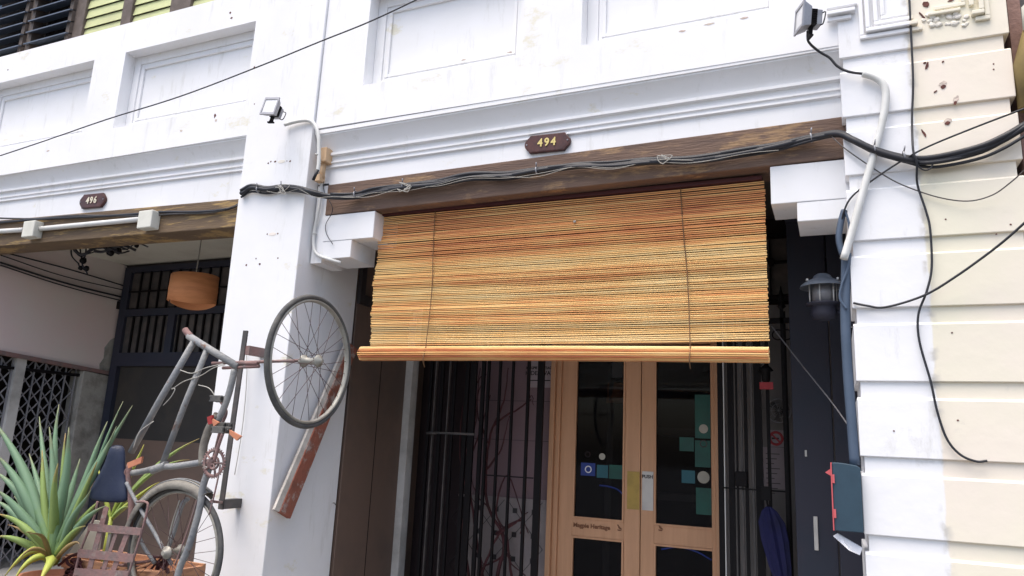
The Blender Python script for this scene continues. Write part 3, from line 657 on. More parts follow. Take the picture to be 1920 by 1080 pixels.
# ================================================================== door
DR = thing('double_door', 'wooden double door with long glass panes, left open to view under the blind', 'door', ((dx0+dx1)/2, YB, .15))
DR['label'] = 'pale wooden double door with tall glass panes below the bamboo blind'
a = MB(); jw = .085
a.box(dx0, dx0+jw*.5, YB-.09, YB+.1, .15, 2.42); a.box(dx0+jw*.5, dx0+jw, YB-.06, YB+.1, .15, 2.42)
a.box(dx1-jw*.45, dx1, YB-.09, YB+.1, .15, 2.42); a.box(dx1-jw*.8, dx1-jw*.45, YB-.05, YB+.1, .15, 2.42)
a.box(dx0, dx1, YB-.09, YB+.1, 2.42, 2.5)
a.build('door_frame', 'doorwood', DR, bevel=.006)
mid = at(1203, 900, YB).x
def leaf(x0, x1, gx0, gx1, lbl):
    y0, y1 = YB-.035, YB+.005
    a = MB(); zr0, zr1 = .90, 1.035
    a.box(x0, gx0, y0, y1, .16, 2.41); a.box(gx1, x1, y0, y1, .16, 2.41)
    a.box(gx0, gx1, y0, y1, zr0, zr1); a.box(gx0, gx1, y0, y1, .16, .34); a.box(gx0, gx1, y0, y1, 2.3, 2.41)
    L = a.build('door_leaf', 'doorwood', DR, bevel=.003, label=lbl)
    a = MB()
    for (z0, z1) in ((zr1, 2.3), (.34, zr0)):
        e = .014
        a.box(gx0, gx0+e, y0-.008, y0+.02, z0, z1); a.box(gx1-e, gx1, y0-.008, y0+.02, z0, z1); a.box(gx0+e, gx1-e, y0-.008, y0+.02, z0, z0+e); a.box(gx0+e, gx1-e, y0-.008, y0+.02, z1-e, z1)
    a.build('glazing_bead', 'doorwood', L)
    for (z0, z1) in ((zr1, 2.3), (.34, zr0)):
        a = MB(); a.box(gx0+.002, gx1-.002, YB-.018, YB-.012, z0, z1); a.build('glass_pane', 'glass', L)
    return L
LA = leaf(dx0+jw, mid-.003, at(1080, 800, YB).x, at(1174, 800, YB).x, 'left door leaf with the brass push plate')
LB = leaf(mid+.003, dx1-jw*.8, at(1229, 800, YB).x, at(1338, 800, YB).x, 'right door leaf with the silver push plate')
yf = YB-.037
def quad(L, px0, py0, px1, py1, m, nm, y=yf, th=.003):
    p = at((px0+px1)/2, py0, y); q = at((px0+px1)/2, py1, y); w = (at(px1, (py0+py1)/2, y).x-at(px0, (py0+py1)/2, y).x)/2; cx = (p.x+q.x)/2
    a = MB(); a.box(cx-w, cx+w, y-th, y, q.z, p.z); return a.build(nm, m, L)
quad(LA, 1176, 884, 1199, 955, 'brass', 'push_plate'); quad(LB, 1204, 884, 1225, 957, 'alu', 'push_plate')
p = at(1214, 894, yf-.004); text(None, 'lettering', 'PUSH', .036, (p.x, yf-.005, p.z), 'ink', LB, bold=.001)
p = at(1109, 987, yf-.002); text(None, 'lettering', 'Magpie Heritage', .046, (p.x, yf-.002, p.z), 'brown_ink', LA, bold=.0014)
for L, px in ((LA, 1161), (LB, 1238)):
    c = at(px, 990, yf-.002); a = MB()
    a.prism([c+Vector((x*.001, -.001, z*.001)) for x, z in ((-18,22),(-10,26),(-4,18),(8,4),(24,-8),(6,-8),(-6,-2),(-10,10))], (0,.002,0))
    a.prism([c+Vector((x*.001, -.001, z*.001)) for x, z in ((-16,-12),(20,-12),(10,-22),(-10,-22))], (0,.002,0)); a.build('bird_emblem', 'brown_ink', L)
yg = YB-.0185  # stickers; the green ones stand in for street reflections in the glass
for (L, x0, y0, x1, y1, m) in ((LB,1303,740,1332,822,'green'),(LB,1274,820,1301,846,'green'),(LB,1303,826,1332,876,'green'),(LB,1278,882,1303,906,'teal'),(LB,1305,915,1334,965,'green'),
    (LA,1142,872,1171,898,'green'),(LA,1119,872,1140,896,'teal'),(LA,1089,868,1116,892,'blue')):
    quad(L, x0, y0, x1, y1, m, 'sticker_reflection', yg, .0006)
for (L, px, py, r, m) in ((LA,1103,880,.030,'paper'),(LA,1102,852,.026,'room'),(LA,1129,856,.026,'plaster_grey'),(LB,1319,804,.034,'plaster_grey'),(LB,1319,895,.045,'plaster_grey'),(LB,1319,832,.030,'grey_iron')):
    c = at(px, py, yg-.0012); a = MB(); a.torus(c, r*.8, r*.16, (0,1,0), 24, 5, rz=.0006) if m != 'plaster_grey' else a.lathe(c, [(r,0),(r,.0006)], 20, (0,-1,0)); a.build('round_sticker', m, L)
a = MB(); c = [at(x, y, yg-.003) for x, y in ((1124,910),(1140,912),(1158,918),(1171,930))]; a.tube(smooth(c), [.006]*19, 5); a.build('blue_reflection', 'blue', LA)  # blue bands on both leaves imitate a scooter reflected in the glass
a = MB(); c = [at(x, y, yg-.003) for x, y in ((1240,1030),(1270,1026),(1305,1034),(1334,1050))]; a.tube(smooth(c), .006, 5); a.build('blue_reflection', 'blue', LB)

# framed sign on the pink wall
p = at(1012, 700, YB-.004); SG = thing('sign_board', 'pale sign with black lettering on the pinkish wall left of the door', 'sign', (p.x, YB, p.z-.1))
a = MB(); a.box(p.x-.115, p.x+.115, YB-.006, YB, p.z-.12, p.z+.16); a.build('board', 'poster', SG)
for s, z, sz in (('MAGPIE HERITAGE', .045, .030), ('HIDEAWAY', .0, .050)): text(None, 'lettering', s, sz, (p.x, YB-.008, p.z+z), 'ink', SG, bold=.001)
a = MB(); a.box(p.x-.1, p.x+.1, YB-.008, YB-.0062, p.z-.065, p.z-.056); a.build('rule', 'ink', SG)

# ================================================================== folding iron gates
def bars(name, label, specs, y, group='folding gates of house 494'):
    t = thing(name, label, 'gate', (at(specs[0][0], 900, y).x, y, .15), group)
    for (px, py, w, m) in specs:
        p = at(px, py, y); a = MB(); a.box(p.x-w/2, p.x+w/2, y-.012, y+.012, .15, 2.6); a.build('bar', m, t)
    return t, y
G1, y = bars('folding_gate', 'black folded iron gate left of the dry branches, beside the white post', [(803,800,.022,'black'),(812,800,.012,'grey_iron'),(824,800,.03,'black'),(838,800,.010,'grey_iron'),(848,800,.02,'black'),(872,800,.03,'black'),(884,800,.05,'black')], 1.38)
a = MB(); p = at(850, 812, 1.36); a.box(at(803,812,1.36).x, at(890,812,1.36).x, 1.355, 1.37, p.z-.012, p.z+.006); a.build('cross_rail', 'grey_iron', G1)
a = MB(); a.tube([at(800,812,1.35), at(818,812,1.35)], .012, 6); a.build('latch', 'grey_iron', G1)
G2, y = bars('folding_gate', 'tall black barred gate in front of the pinkish wall with the sign', [(898,870,.03,'black'),(908,870,.02,'black'),(930,870,.018,'black'),(955,870,.018,'black'),(985,870,.022,'black'),(1009,870,.055,'black')], 1.42)
a = MB(); p0, p1 = at(905, 890, 1.42), at(1000, 889, 1.42); a.box(p0.x, p1.x, 1.415, 1.425, p0.z-.006, p0.z+.004); a.build('cross_rail', 'black', G2)
G3, y = bars('folding_gate', 'black folded iron gate right of the double door, with lantern finial bar', [(1352,880,.035,'black'),(1359,880,.006,'pvc'),(1372,880,.04,'black'),(1383,880,.012,'black'),(1392,880,.012,'grey_iron'),(1400,880,.022,'black'),(1412,880,.014,'grey_iron'),(1424,880,.05,'black'),(1443,880,.022,'black'),(1479,880,.020,'black')], 1.36)
c = at(1436, 700, 1.33); a = MB()
a.lathe((c.x, 1.33, c.z-.06), [(.02,0),(.028,.01),(.032,.07),(.052,.078),(.03,.105),(.01,.12),(.004,.15)], 12); a.build('lantern_finial', 'black', G3)
c = at(1437, 722, 1.33); a = MB(); a.box(c.x-.045, c.x+.045, 1.325, 1.335, c.z-.03, c.z+.02); a.build('red_tag', 'red', G3)
a = MB(); p0, p1 = at(1352, 925, 1.33), at(1480, 922, 1.33); a.box(p0.x, p1.x, 1.325, 1.335, p1.z-.006, p1.z+.004); a.build('cross_rail', 'black', G3)
a = MB(); c = at(1390, 898, 1.32); a.box(c.x-.04, c.x+.04, 1.30, 1.345, c.z-.05, c.z+.05); a.build('lock_case', 'black', G3, bevel=.006)
# spear top standing bar at right
c = at(1465, 575, 1.30); SPR = thing('spear_post', 'black spear-topped iron post between the blind and the wall lantern', 'post', (c.x, 1.30, .15))
a = MB(); a.box(c.x-.012, c.x+.012, 1.29, 1.31, .15, c.z); a.build('shaft', 'black', SPR)
a = MB(); a.lathe((c.x, 1.30, c.z-.02), [(.012,0),(.03,.02),(.012,.05),(.022,.08),(.002,.17)], 8); a.build('spear_head', 'black', SPR)
a = MB(); a.box(c.x-.10, c.x+.06, 1.29, 1.31, c.z-.12, c.z-.08); a.torus((c.x+.03,1.3,c.z-.2), .035, .005, (0,1,0), 20, 6); a.torus((c.x-.03,1.3,c.z-.2), .035, .005, (0,1,0), 20, 6); a.build('scroll', 'black', SPR)
# sign, notice, fan, umbrella on the right wall
c = at(1455, 822, YB-.004); t = thing('no_smoking_sign', 'red and white no smoking sign above the pale notice', 'sign', (c.x, YB, c.z-.06))
a = MB(); a.box(c.x-.06, c.x+.06, YB-.005, YB, c.z-.06, c.z+.06); a.build('card', 'poster', t)
a = MB(); a.torus((c.x, YB-.007, c.z), .044, .009, (0,1,0), 28, 6, rz=.001); a.bar((c.x-.032,YB-.007,c.z+.032), (c.x+.032,YB-.007,c.z-.032), .012, .002); a.build('red_ring', 'red', t)
a = MB(); a.box(c.x-.03, c.x+.02, YB-.0065, YB-.005, c.z-.006, c.z+.006); a.build('cigarette', 'ink', t)
c = at(1452, 880, YB-.004); a = MB(); p0 = at(1430, 838, YB-.004); p1 = at(1472, 918, YB-.004); a.box(p0.x, p1.x, YB-.004, YB, p1.z, p0.z)
t = thing('notice_sheet', 'pale lilac printed notice taped under the no smoking sign', 'notice', (c.x, YB, p1.z)); a.build('sheet', 'poster', t)
a = MB()
for k in range(9): a.box(p0.x+.02, p1.x-.03-.02*(k%3), YB-.0046, YB-.004, p0.z-.05-.035*k, p0.z-.044-.035*k)
a.build('print_lines', 'grey_iron', t)
c = at(1460, 770, YB-.12); FN = thing('wall_fan', 'small grey wall fan above the no smoking sign', 'fan', (c.x, YB, c.z))
a = MB(); a.torus(c, .085, .004, (-.3,1,.1), 28, 5); a.torus(c, .05, .002, (-.3,1,.1), 28, 4)
for k in range(10): 
    an = 6.283*k/10; a.tube([c, c+Vector((math.cos(an)*.085, 0, math.sin(an)*.085))], .0015, 4)
a.build('guard', 'steel', FN)
a = MB(); a.lathe(c+Vector((0,.01,0)), [(.02,0),(.03,.02),(.03,.06),(.015,.08)], 12, (0,1,0)); a.tube([c+Vector((0,.08,0)), c+Vector((-.04,.11,.06)), c+Vector((-.06,.12,.06))], .008, 6); a.build('motor', 'grey_iron', FN)
a = MB()
for k in range(3):
    an = 6.283*k/3+.4; d = Vector((math.cos(an), 0, math.sin(an))); w = Vector((-math.sin(an), .3, math.cos(an)))
    a.prism([c+d*.015, c+d*.07-w*.025, c+d*.078+w*.02], (0,.002,0))
a.build('blades', 'grey_iron', FN)
# umbrella
u0p = at(1441, 950, 1.24); u1p = at(1462, 1085, 1.24)
UM = thing('umbrella', 'closed dark blue umbrella hanging on the folded gate at the right', 'umbrella', (u1p.x, 1.24, u1p.z-.3))
tp = u0p; bt = u0p+Vector((.10, 0, -.60)); dv = (bt-tp)
a = MB(); prof = [(.012,0),(.035,.03),(.060,.10),(.062,.22),(.05,.38),(.03,.52),(.012,.58)]
n = 20; vs = []; fs = []
for r, h in prof:
    for k in range(n):
        an = 6.283*k/n; rr = r*(1+.45*(k%2)); vs.append(tp+dv.normalized()*h+Vector((math.cos(an)*rr, math.sin(an)*rr*.5, 0)))
for i in range(len(prof)-1):
    for k in range(n): fs.append((i*n+k, i*n+(k+1)%n, (i+1)*n+(k+1)%n, (i+1)*n+k))
a.add(vs, fs, False); a.build('canopy', 'umb', UM)
a = MB(); a.tube([tp+Vector((0,0,-.02)), tp+Vector((-.015,0,.06)), tp+Vector((-.02,0,.12))], .007, 8); a.box(tp.x-.045, tp.x+.015, 1.23, 1.25, tp.z+.04, tp.z+.13); a.build('handle', 'black', UM)
# dry branches
BR = thing('dry_branches', 'bare dark red branches standing behind the left gate bars', 'branches', (at(930,1080,1.55).x, 1.55, .15))
random.seed(9)
def br(pts, r): 
    P = smooth([at(x, y, yy) for x, y, yy in pts], 5); L = len(P); a = MB(); a.tube([p+Vector((random.uniform(-.005,.005),0,random.uniform(-.004,.004))) for p in P], [r*(1-.72*i/L) for i in range(L)], 6); a.build('branch', 'branch', BR)
for pts, r in (([(932,1085,1.55),(945,1010,1.55),(915,950,1.56),(912,880,1.56),(925,800,1.55),(975,765,1.53),(996,748,1.52)], .017),
    ([(960,1085,1.56),(948,1000,1.55),(930,960,1.55),(952,890,1.55),(990,1000,1.5)], .012), ([(930,1000,1.55),(975,975,1.52),(976,1000,1.5)], .012),
    ([(925,800,1.55),(945,750,1.55),(952,690,1.55)], .010), ([(915,830,1.55),(895,770,1.56),(900,690,1.56)], .010), ([(912,880,1.55),(940,840,1.54),(955,780,1.54)], .010),
    ([(905,1085,1.58),(890,980,1.58),(880,880,1.58),(900,810,1.58),(920,740,1.58)], .013), ([(900,1085,1.5),(930,1010,1.5),(960,985,1.5),(990,960,1.5)], .012),
    ([(880,1085,1.58),(868,990,1.58),(876,930,1.58),(862,850,1.58),(868,760,1.6)], .013), ([(990,748,1.52),(998,742,1.52),(1000,760,1.52)], .006),
    ([(870,860,1.58),(890,800,1.58),(896,740,1.58),(912,700,1.58)], .008), ([(948,1040,1.55),(910,1060,1.55),(900,1040,1.55)], .009), ([(940,1000,1.55),(955,1050,1.53),(985,1080,1.5)], .010),
    ([(915,950,1.56),(895,930,1.56),(885,900,1.56)], .008), ([(893,720,1.57),(905,700,1.57),(912,672,1.57)], .006)):
    br(pts, r)
a = MB(); a.lathe((at(925,1080,1.55).x, 1.55, .15), [(.10,0),(.14,.05),(.17,.3),(.18,.32),(.16,.33),(.15,.3)], 20); a.build('urn', 'terra', BR)

# ================================================================== floodlights
def flood(loc, rot, label):
    t = thing('floodlight', label, 'floodlight', loc, 'floodlights on the facade'); t.rotation_euler = rot; t.scale = (.88,.88,.88)
    def bl(mb, nm, m, par=None, bevel=0):
        o = mb.build(nm, m, None, bevel=bevel); 
        for v in o.data.vertices: v.co += o.location
        o.location = (0,0,0); o.parent = par or t; return o
    a = MB(); a.hexa([(-.052,.0,-.055),(.052,.0,-.055),(.052,.0,.055),(-.052,.0,.055),(-.052,.0,-.055),(.052,.0,-.055),(.052,.0,.055),(-.052,.0,.055)]) if 0 else None
    a.add([(-.068,-.055,-.078),(.068,-.055,-.078),(.068,-.055,.078),(-.068,-.055,.078),(-.050,-.005,-.058),(.050,-.005,-.058),(.050,-.005,.058),(-.050,-.005,.058)], [(0,1,2,3),(7,6,5,4),(0,4,5,1),(1,5,6,2),(2,6,7,3),(3,7,4,0)])
    body = bl(a, 'housing', 'steel', bevel=.003)
    a = MB(); f = .012
    a.box(-.072,.072,-.066,-.055,-.082,-.082+f*1.6); a.box(-.072,.072,-.066,-.055,.082-f*1.6,.082); a.box(-.072,-.072+f,-.066,-.055,-.063,.063); a.box(.072-f,.072,-.066,-.055,-.063,.063); bl(a, 'front_frame', 'steel')
    a = MB(); a.box(-.060,.060,-.061,-.056,-.063,.063); bl(a, 'glass', 'lampglass')
    a = MB()
    for k in range(9): a.box(-.045, .045, -.005, .03, -.046+k*.011, -.042+k*.011)
    bl(a, 'cooling_fins', 'black')
    a = MB(); a.box(-.04,.04,.03,.062,-.048,.048); bl(a, 'driver_box', 'steel', bevel=.004)
    a = MB(); a.box(-.012,.012,.0,.02,-.11,-.05); a.box(-.03,.03,.0,.02,-.115,-.105); bl(a, 'bracket', 'black')
    a = MB(); a.tube(smooth([(.02,.05,-.04),(.06,.06,-.05),(.062,.07,.02),(.03,.06,.03)]), .004, 6); bl(a, 'loop_cable', 'black2')
    return t
flood(at(514, 207, -.30), (R(-10), R(6), R(4)), 'small grey floodlight aimed at the street on the white pillar')
flood(at(1518, 36, -.30), (R(-4), R(6), R(-68)), 'grey floodlight seen side-on at the top right of house 494')
def conduit(name, label, cat, pts, r, m, clips=(), rings=True, group=None, Y=None, nn=8, k=6):
    P = smooth([at(*p) for p in pts], k); t = thing(name, label, cat, P[len(P)//2], group)
    a = MB(); a.tube(P, r, nn); a.build('tube' if rings else 'line', m, t)
    for (x, y, yy) in clips:
        c = at(x, y, yy); a = MB(); a.torus(c, r*1.2, r*.35, (0,0,1), 14, 6); a.build('clip', m, t)
    return t
conduit('conduit', 'white conduit bending from the floodlight on the white pillar to the tan box', 'conduit', [(534,234,-.15),(556,228,-.145),(578,226,-.14),(590,234,-.135),(597,256,-.13),(598,300,-.128),(596,322,-.128)], .014, 'pvc', [(596,290,-.128)])
conduit('conduit', 'thin white conduit running down from the tan box to the left corbel', 'conduit', [(606,330,-.03),(602,350,-.03),(598,390,-.03),(590,430,-.02),(588,462,-.02),(596,478,-.02),(620,487,0),(640,492,.02)], .011, 'pvc', [(590,438,-.02)])
c = at(612, 294, -.04); JB = thing('junction_box', 'tan junction box at the left end of the cornice', 'junction box', (c.x, 0, c.z-.06))
a = MB(); a.box(c.x-.035, c.x+.035, -.09, -.0, c.z-.055, c.z+.055); a.build('box', 'tan', JB, bevel=.006)
a = MB(); a.tube([(c.x-.01,-.05,c.z-.055),(c.x-.014,-.05,c.z-.17)], .02, 8); a.box(c.x-.05, c.x+.0, -.09, -.03, c.z-.2, c.z-.15); a.build('spout', 'tan', JB)
a = MB(); a.tube([at(596,318,-.14), at(587,338,-.14)], .011, 8); a.build('cable_gland', 'black2', JB)

# 496 beam conduit with boxes
BX = thing('conduit', 'white conduit with two square boxes along the beam of house 496', 'conduit', at(170, 420, -.05))
for pts in ([(-40,436,-.04),(45,431,-.04)], [(75,429,-.04),(170,420,-.04),(265,411,-.04)]):
    a = MB(); a.tube([at(*p) for p in pts], .022, 10); a.build('tube', 'pvc', BX)
for (x, y) in ((61,431), (279,413)):
    c = at(x, y, -.06); a = MB(); a.box(c.x-.082, c.x+.075, -.10, -.012, c.z-.075, c.z+.075); a.build('box', 'whitebox', BX, bevel=.008)

# ================================================================== cables
def cable(label, pts, r, m='black2', name='cable', cat='cable', group=None, k=6, jit=0):
    P = smooth([at(*p) for p in pts], k)
    if jit: P = [p+Vector((0, random.uniform(-jit,jit), random.uniform(-jit,jit))) for p in P]
    a = MB(); a.tube(P, r, 6); o = a.build(name, m); return tag(o, label, cat, group)
run = [(452,362),(472,352),(500,356),(530,352),(560,354),(590,362),(620,368),(665,367),(700,357),(760,348),(820,342),(880,330),(950,329),(1010,320),(1080,311),(1150,308),(1220,300),(1300,298),(1400,284),(1460,274),(1520,259),(1570,251),(1600,262),(1640,280),(1700,296),(1750,297),(1830,281),(1880,261),(1925,235)]
def Yof(x): return -.15 if x < 600 else (-.05 if 625 < x < 1565 else -.16 if x > 1580 else -.10)
CB = thing('cable_bundle', 'thick tied bundle of black cables sagging along the beam and over both pillars', 'cables', at(1010, 320, -.05))
random.seed(14)
for s in range(6):
    off = (random.uniform(-4,4), random.uniform(-4.0,4.0)); ph = random.uniform(0,6)
    pts = [(x, y+off[1]+2.2*math.sin(x*.013+ph), Yof(x)+random.uniform(-.012,.012)) for x, y in run]
    if s in (4,): pts = [(p[0], p[1]+(9*math.sin((p[0]-1570)/360*3.14) if p[0] > 1570 else 0), p[2]) for p in pts if p[0] > 600]
    if s == 5: pts = [(x, y+(13 if x > 1700 else 6 if x > 1600 else 3), yy) for x, y, yy in pts]
    P = smooth([at(*p) for p in pts], 6); a = MB(); a.tube(P, [.017,.014,.010,.015,.011,.008][s], 7); a.build('strand', 'black2', CB)
random.seed(8)
for s in range(2):
    pts = [(x, y+random.uniform(-4,7)+4, Yof(x)-.02) for x, y in run[2+s*4:18+s*2]]
    P = smooth([at(*p) for p in pts], 6); a = MB(); a.tube(P, .0018, 5); a.build('thin_wire', 'wire_white', CB)
for (x, y) in ((667,365),(757,349),(1007,320),(1521,258),(485,356),(530,353),(1640,281),(1695,293)):
    c = at(x, y, Yof(x)); a = MB(); a.torus(c, .024, .005, (1,0,.1), 16, 6); a.tube([c+Vector((0,-.02,.02)), c+Vector((.004,-.03,.045))], .004, 5); a.build('tie', 'steel', CB)
for x, y in ((757,349),(530,353),(1245,299)):
    a = MB(); P = []
    for k in range(12): P.append(at(x+random.uniform(-14,16), y+random.uniform(-9,12), Yof(x)-.03))
    a.tube(smooth(P, 4), .0025, 5); a.build('loose_wire_knot', 'wire_white', CB)
a = MB(); a.tube(smooth([at(x, y, -.17) for x, y in ((1715,298),(1722,312),(1735,319),(1747,313),(1748,296))]), .004, 6); a.build('loop', 'black2', CB)
cable('loose thin wire hanging over the front of the left corbel', [(607,340,-.06),(608,360,-.05),(622,385,-.04),(622,400,-.03),(611,420,-.02),(612,438,-.02),(624,458,-.02)], .0028, 'black2', 'loose_wire')
random.seed(4)
cable('dark cable lying along the beam of house 496', [(-30,420,-.03),(60,412,-.03),(130,408,-.03),(220,404,-.03),(300,398,-.03),(380,397,-.03),(430,391,-.03),(453,380,-.03)], .012, jit=.001)
cable('thinner brown cable above the white conduit of house 496', [(-30,408,-.03),(60,410,-.03),(140,404,-.03),(250,405,-.03),(330,401,-.03),(400,398,-.03),(452,383,-.04)], .008, 'grey_iron')
cable('overhead wire crossing the upper left of the facades', [(850,-36,-1),(780,0,-1),(690,42,-1),(600,78,-1),(487,124,-1),(340,180,-1),(200,224,-1),(90,262,-1),(0,292,-1),(-60,310,-1)], .0042)
cable('long black cable hanging down the middle of the banded pillar', [(1704,-20,-.14),(1707,40,-.14),(1712,150,-.14),(1710,220,-.14),(1712,280,-.19),(1719,305,-.19),(1720,345,-.15),(1736,395,-.14),(1744,430,-.14),(1747,500,-.14),(1738,545,-.145),(1722,590,-.14),(1724,640,-.14),(1745,715,-.14),(1757,770,-.14),(1775,822,-.14),(1800,852,-.14),(1830,865,-.14),(1851,864,-.14)], .0055)
cable('black cable from the right edge sloping down behind the bundle to the letterbox side', [(1930,200,-.3),(1830,238,-.25),(1740,275,-.2),(1690,302,-.17),(1640,335,-.15),(1600,366,-.14),(1584,392,-.13),(1577,425,-.1),(1574,470,-.1)], .005)
cable('black cable swooping low across the banded pillar to the right edge', [(1930,410,-.3),(1870,462,-.25),(1790,520,-.2),(1730,555,-.16),(1660,576,-.145),(1625,573,-.14),(1600,568,-.13)], .006)
cable('thin grey wire sagging across the top of the banded pillar', [(1560,256,-.1),(1580,275,-.13),(1610,297,-.14),(1660,330,-.14),(1700,350,-.14),(1760,370,-.14),(1815,377,-.15),(1860,366,-.16),(1895,342,-.2),(1925,315,-.25)], .0032, 'grey_iron')
cable('short black lead from the right floodlight to the grey pipe', [(1514,58,-.26),(1516,78,-.2),(1535,96,-.16),(1555,108,-.15),(1570,124,-.15),(1590,134,-.15),(1622,139,-.15)], .007)
conduit('pipe', 'pale grey pipe bending down the white side of the banded pillar', 'pipe', [(1618,138,-.15),(1640,145,-.15),(1656,158,-.15),(1661,182,-.15),(1655,225,-.15),(1638,290,-.15),(1618,360,-.15),(1600,425,-.15),(1582,486,-.15)], .019, 'pvc', nn=12)
conduit('pipe', 'blue-grey pipe running down the edge of the banded pillar above the letterbox', 'pipe', [(1587,474,-.12),(1586,520,-.1),(1585,600,-.1),(1590,700,-.1),(1597,790,-.1),(1603,872,-.1)], .024, 'bluepipe', nn=12)
cable('blue-grey looped hose by the wall lantern', [(1583,394,-.1),(1576,420,-.1),(1573,450,-.1),(1580,478,-.1)], .016, 'bluepipe', 'hose', 'hose')
cable('thin hose curling round the top of the blue-grey pipe', [(1583,392,-.12),(1592,420,-.12),(1592,455,-.13),(1590,500,-.13),(1578,535,-.13),(1575,560,-.13),(1588,580,-.13)], .006, 'bluepipe', 'hose', 'hose')
cable('slack grey wire stretching down across the dark doorway', [(1447,612,1.0),(1500,680,.8),(1560,755,.5),(1600,812,.1)], .004, 'steel')

# ================================================================== wall lantern
c = at(1543, 545, .35); WL = thing('wall_lantern', 'dark metal wall lantern with domed hood beside the banded pillar', 'lantern', (c.x, .35, c.z-.13))
a = MB(); a.lathe((c.x, .35, c.z+.035), [(.125,-.018),(.118,-.004),(.09,.018),(.055,.034),(.045,.052),(.03,.062),(.0,.066)], 28, caps=False); a.build('hood', 'hoodgrey', WL)
a = MB(); a.lathe((c.x, .35, c.z-.075), [(.060,0),(.060,.115)], 24); a.build('lamp_glass', 'steel', WL)
for k in range(6):
    an = 6.283*k/6+.3; p = Vector((c.x+.074*math.cos(an), .35+.074*math.sin(an), c.z)); a = MB(); a.tube([p+Vector((0,0,-.075)), p+Vector((0,0,.04))], .004, 6); a.build('cage_bar', 'pvc', WL)
for s in (-.08,.08):
    a = MB(); a.lathe((c.x+s, .30, c.z+.05), [(.008,0),(.006,.012),(.001,.016)], 8); a.build('hood_nut', 'pvc', WL)
a = MB(); a.lathe((c.x, .35, c.z-.175), [(.03,0),(.062,.014),(.070,.04),(.066,.075),(.068,.085),(.092,.09),(.092,.10),(.06,.1)], 24); a.build('base', 'navy', WL)
a = MB(); a.tube([(c.x+.04,.35,c.z-.13),(.12,.35,c.z-.12)], .012, 8); a.box(.10,.128,.28,.42,c.z-.2,c.z-.05); a.build('arm', 'navy', WL)

# ================================================================== letterbox + letter
LBX = thing('letterbox', 'blue-grey letterbox with red door edge on the left side of the banded pillar', 'letterbox', (.03, -.05, 1.255))
x0, x1 = at(1562, 930, -.16).x, PRx0-.002
a = MB(); prof = [(x0, 1.262), (x1, 1.262), (x1, 1.555)]+[(x1+(x0-x1)*k/8, 1.555+.022*math.sin(math.pi/2*(.25+.75*k/8))) for k in range(1, 8)]+[(x0, 1.575)]
a.prism([(x, -.17, z) for x, z in prof], (0, .16, 0)); a.build('body', 'mail', LBX, bevel=.004)
a = MB(); a.box(x0-.006, x0, -.176, -.004, 1.262, 1.575); ed = a.build('door', 'mailred', LBX, bevel=.002)
a = MB(); a.prism([(x0-.006, -.16, 1.545), (x0-.030, -.16, 1.527), (x0-.006, -.16, 1.512)], (0,.06,0)); a.build('flag', 'mailred', LBX)
for z in (1.50, 1.34):
    a = MB(); a.box(x0, x0+.010, -.178, -.17, z-.02, z+.02); a.build('hinge', 'mailred', LBX)
a = MB(); A, B, Cc, D = at(1562, 1005, -.14), at(1570, 1000, -.14), at(1617, 1028, -.10), at(1612, 1041, -.12)
a.prism([A, B, Cc, D, at(1592,1032,-.16)], (0.002, .012, .001)); tag(a.build('letter', 'paper'), 'crumpled white letter sticking out below the blue-grey letterbox', 'letter')

# ================================================================== 496 porch: lamp, tangle
c = at(363, 545, .9); PL = thing('pendant_lamp', 'orange drum pendant lamp hanging in the porch of house 496', 'lamp', (c.x, .9, c.z-.15))
a = MB(); n = 48; vs = []; fs = []; rr = .215
for j, (zz, sc) in enumerate(((-.135,1.0),(-.02,1.0),(.0,1.012),(.02,1.0),(.135,.99))):
    for k in range(n):
        an = 6.283*k/n; w = 1+.025*math.sin(3*an+1); vs.append((c.x+rr*sc*w*math.cos(an), .9+rr*sc*w*math.sin(an), c.z+zz-.0*k+(.02*math.sin(an*2) if j == 0 else .01*math.cos(an))))
for j in range(4):
    for k in range(n):
        if k in (27,): continue
        fs.append((j*n+k, j*n+(k+1)%n, (j+1)*n+(k+1)%n, (j+1)*n+k))
a.add(vs, fs, True); sh = a.build('lamp_shade', 'orange', PL); sm_ = sh.modifiers.new('Solidify', 'SOLIDIFY'); sm_.thickness = .006
a = MB()
for k in range(3):
    an = k*2.09; a.tube([(c.x, .9, c.z+.10), (c.x+rr*math.cos(an), .9+rr*math.sin(an), c.z+.10)], .003, 5)
a.lathe((c.x,.9,c.z+.0), [(.02,0),(.022,.06),(.015,.11)], 12); a.build('lamp_holder', 'innerwhite', PL)
a = MB(); a.lathe((c.x,.9,c.z-.07), [(.006,0),(.026,.015),(.03,.04),(.016,.07)], 14); a.build('bulb', 'paper', PL)
a = MB(); a.tube([(c.x,.9,c.z+.1), (c.x+.012,.9,3.44)], .0055, 6); a.build('cord', 'wire_white', PL)
HC = thing('wire_tangle', 'tangle of black wires and clamps hanging under the beam of house 496', 'wires', at(170, 465, .35))
random.seed(31)
for i in range(11):
    x0 = random.uniform(120, 230); a = MB(); P = [at(x0, 470+random.uniform(-9,6)-(x0-120)*.05, .35+random.uniform(-.05,.1))]
    for k in range(3): x0 += random.uniform(8, 22); P.append(at(x0, 474-(x0-120)*.08+random.uniform(-9,9), .35+random.uniform(-.05,.1)))
    a.tube(smooth(P, 4), random.uniform(.006,.014), 6); a.build('wire', 'black2', HC)
for pts in ([(133,460),(135,480),(148,495)], [(150,458),(151,475),(154,490)], [(162,462),(160,478),(156,490)], [(152,488),(156,500),(164,514)], [(146,492),(150,502),(152,505)]):
    a = MB(); a.tube(smooth([at(x, y, .4) for x, y in pts]), .007, 6); a.build('wire', 'black2', HC)
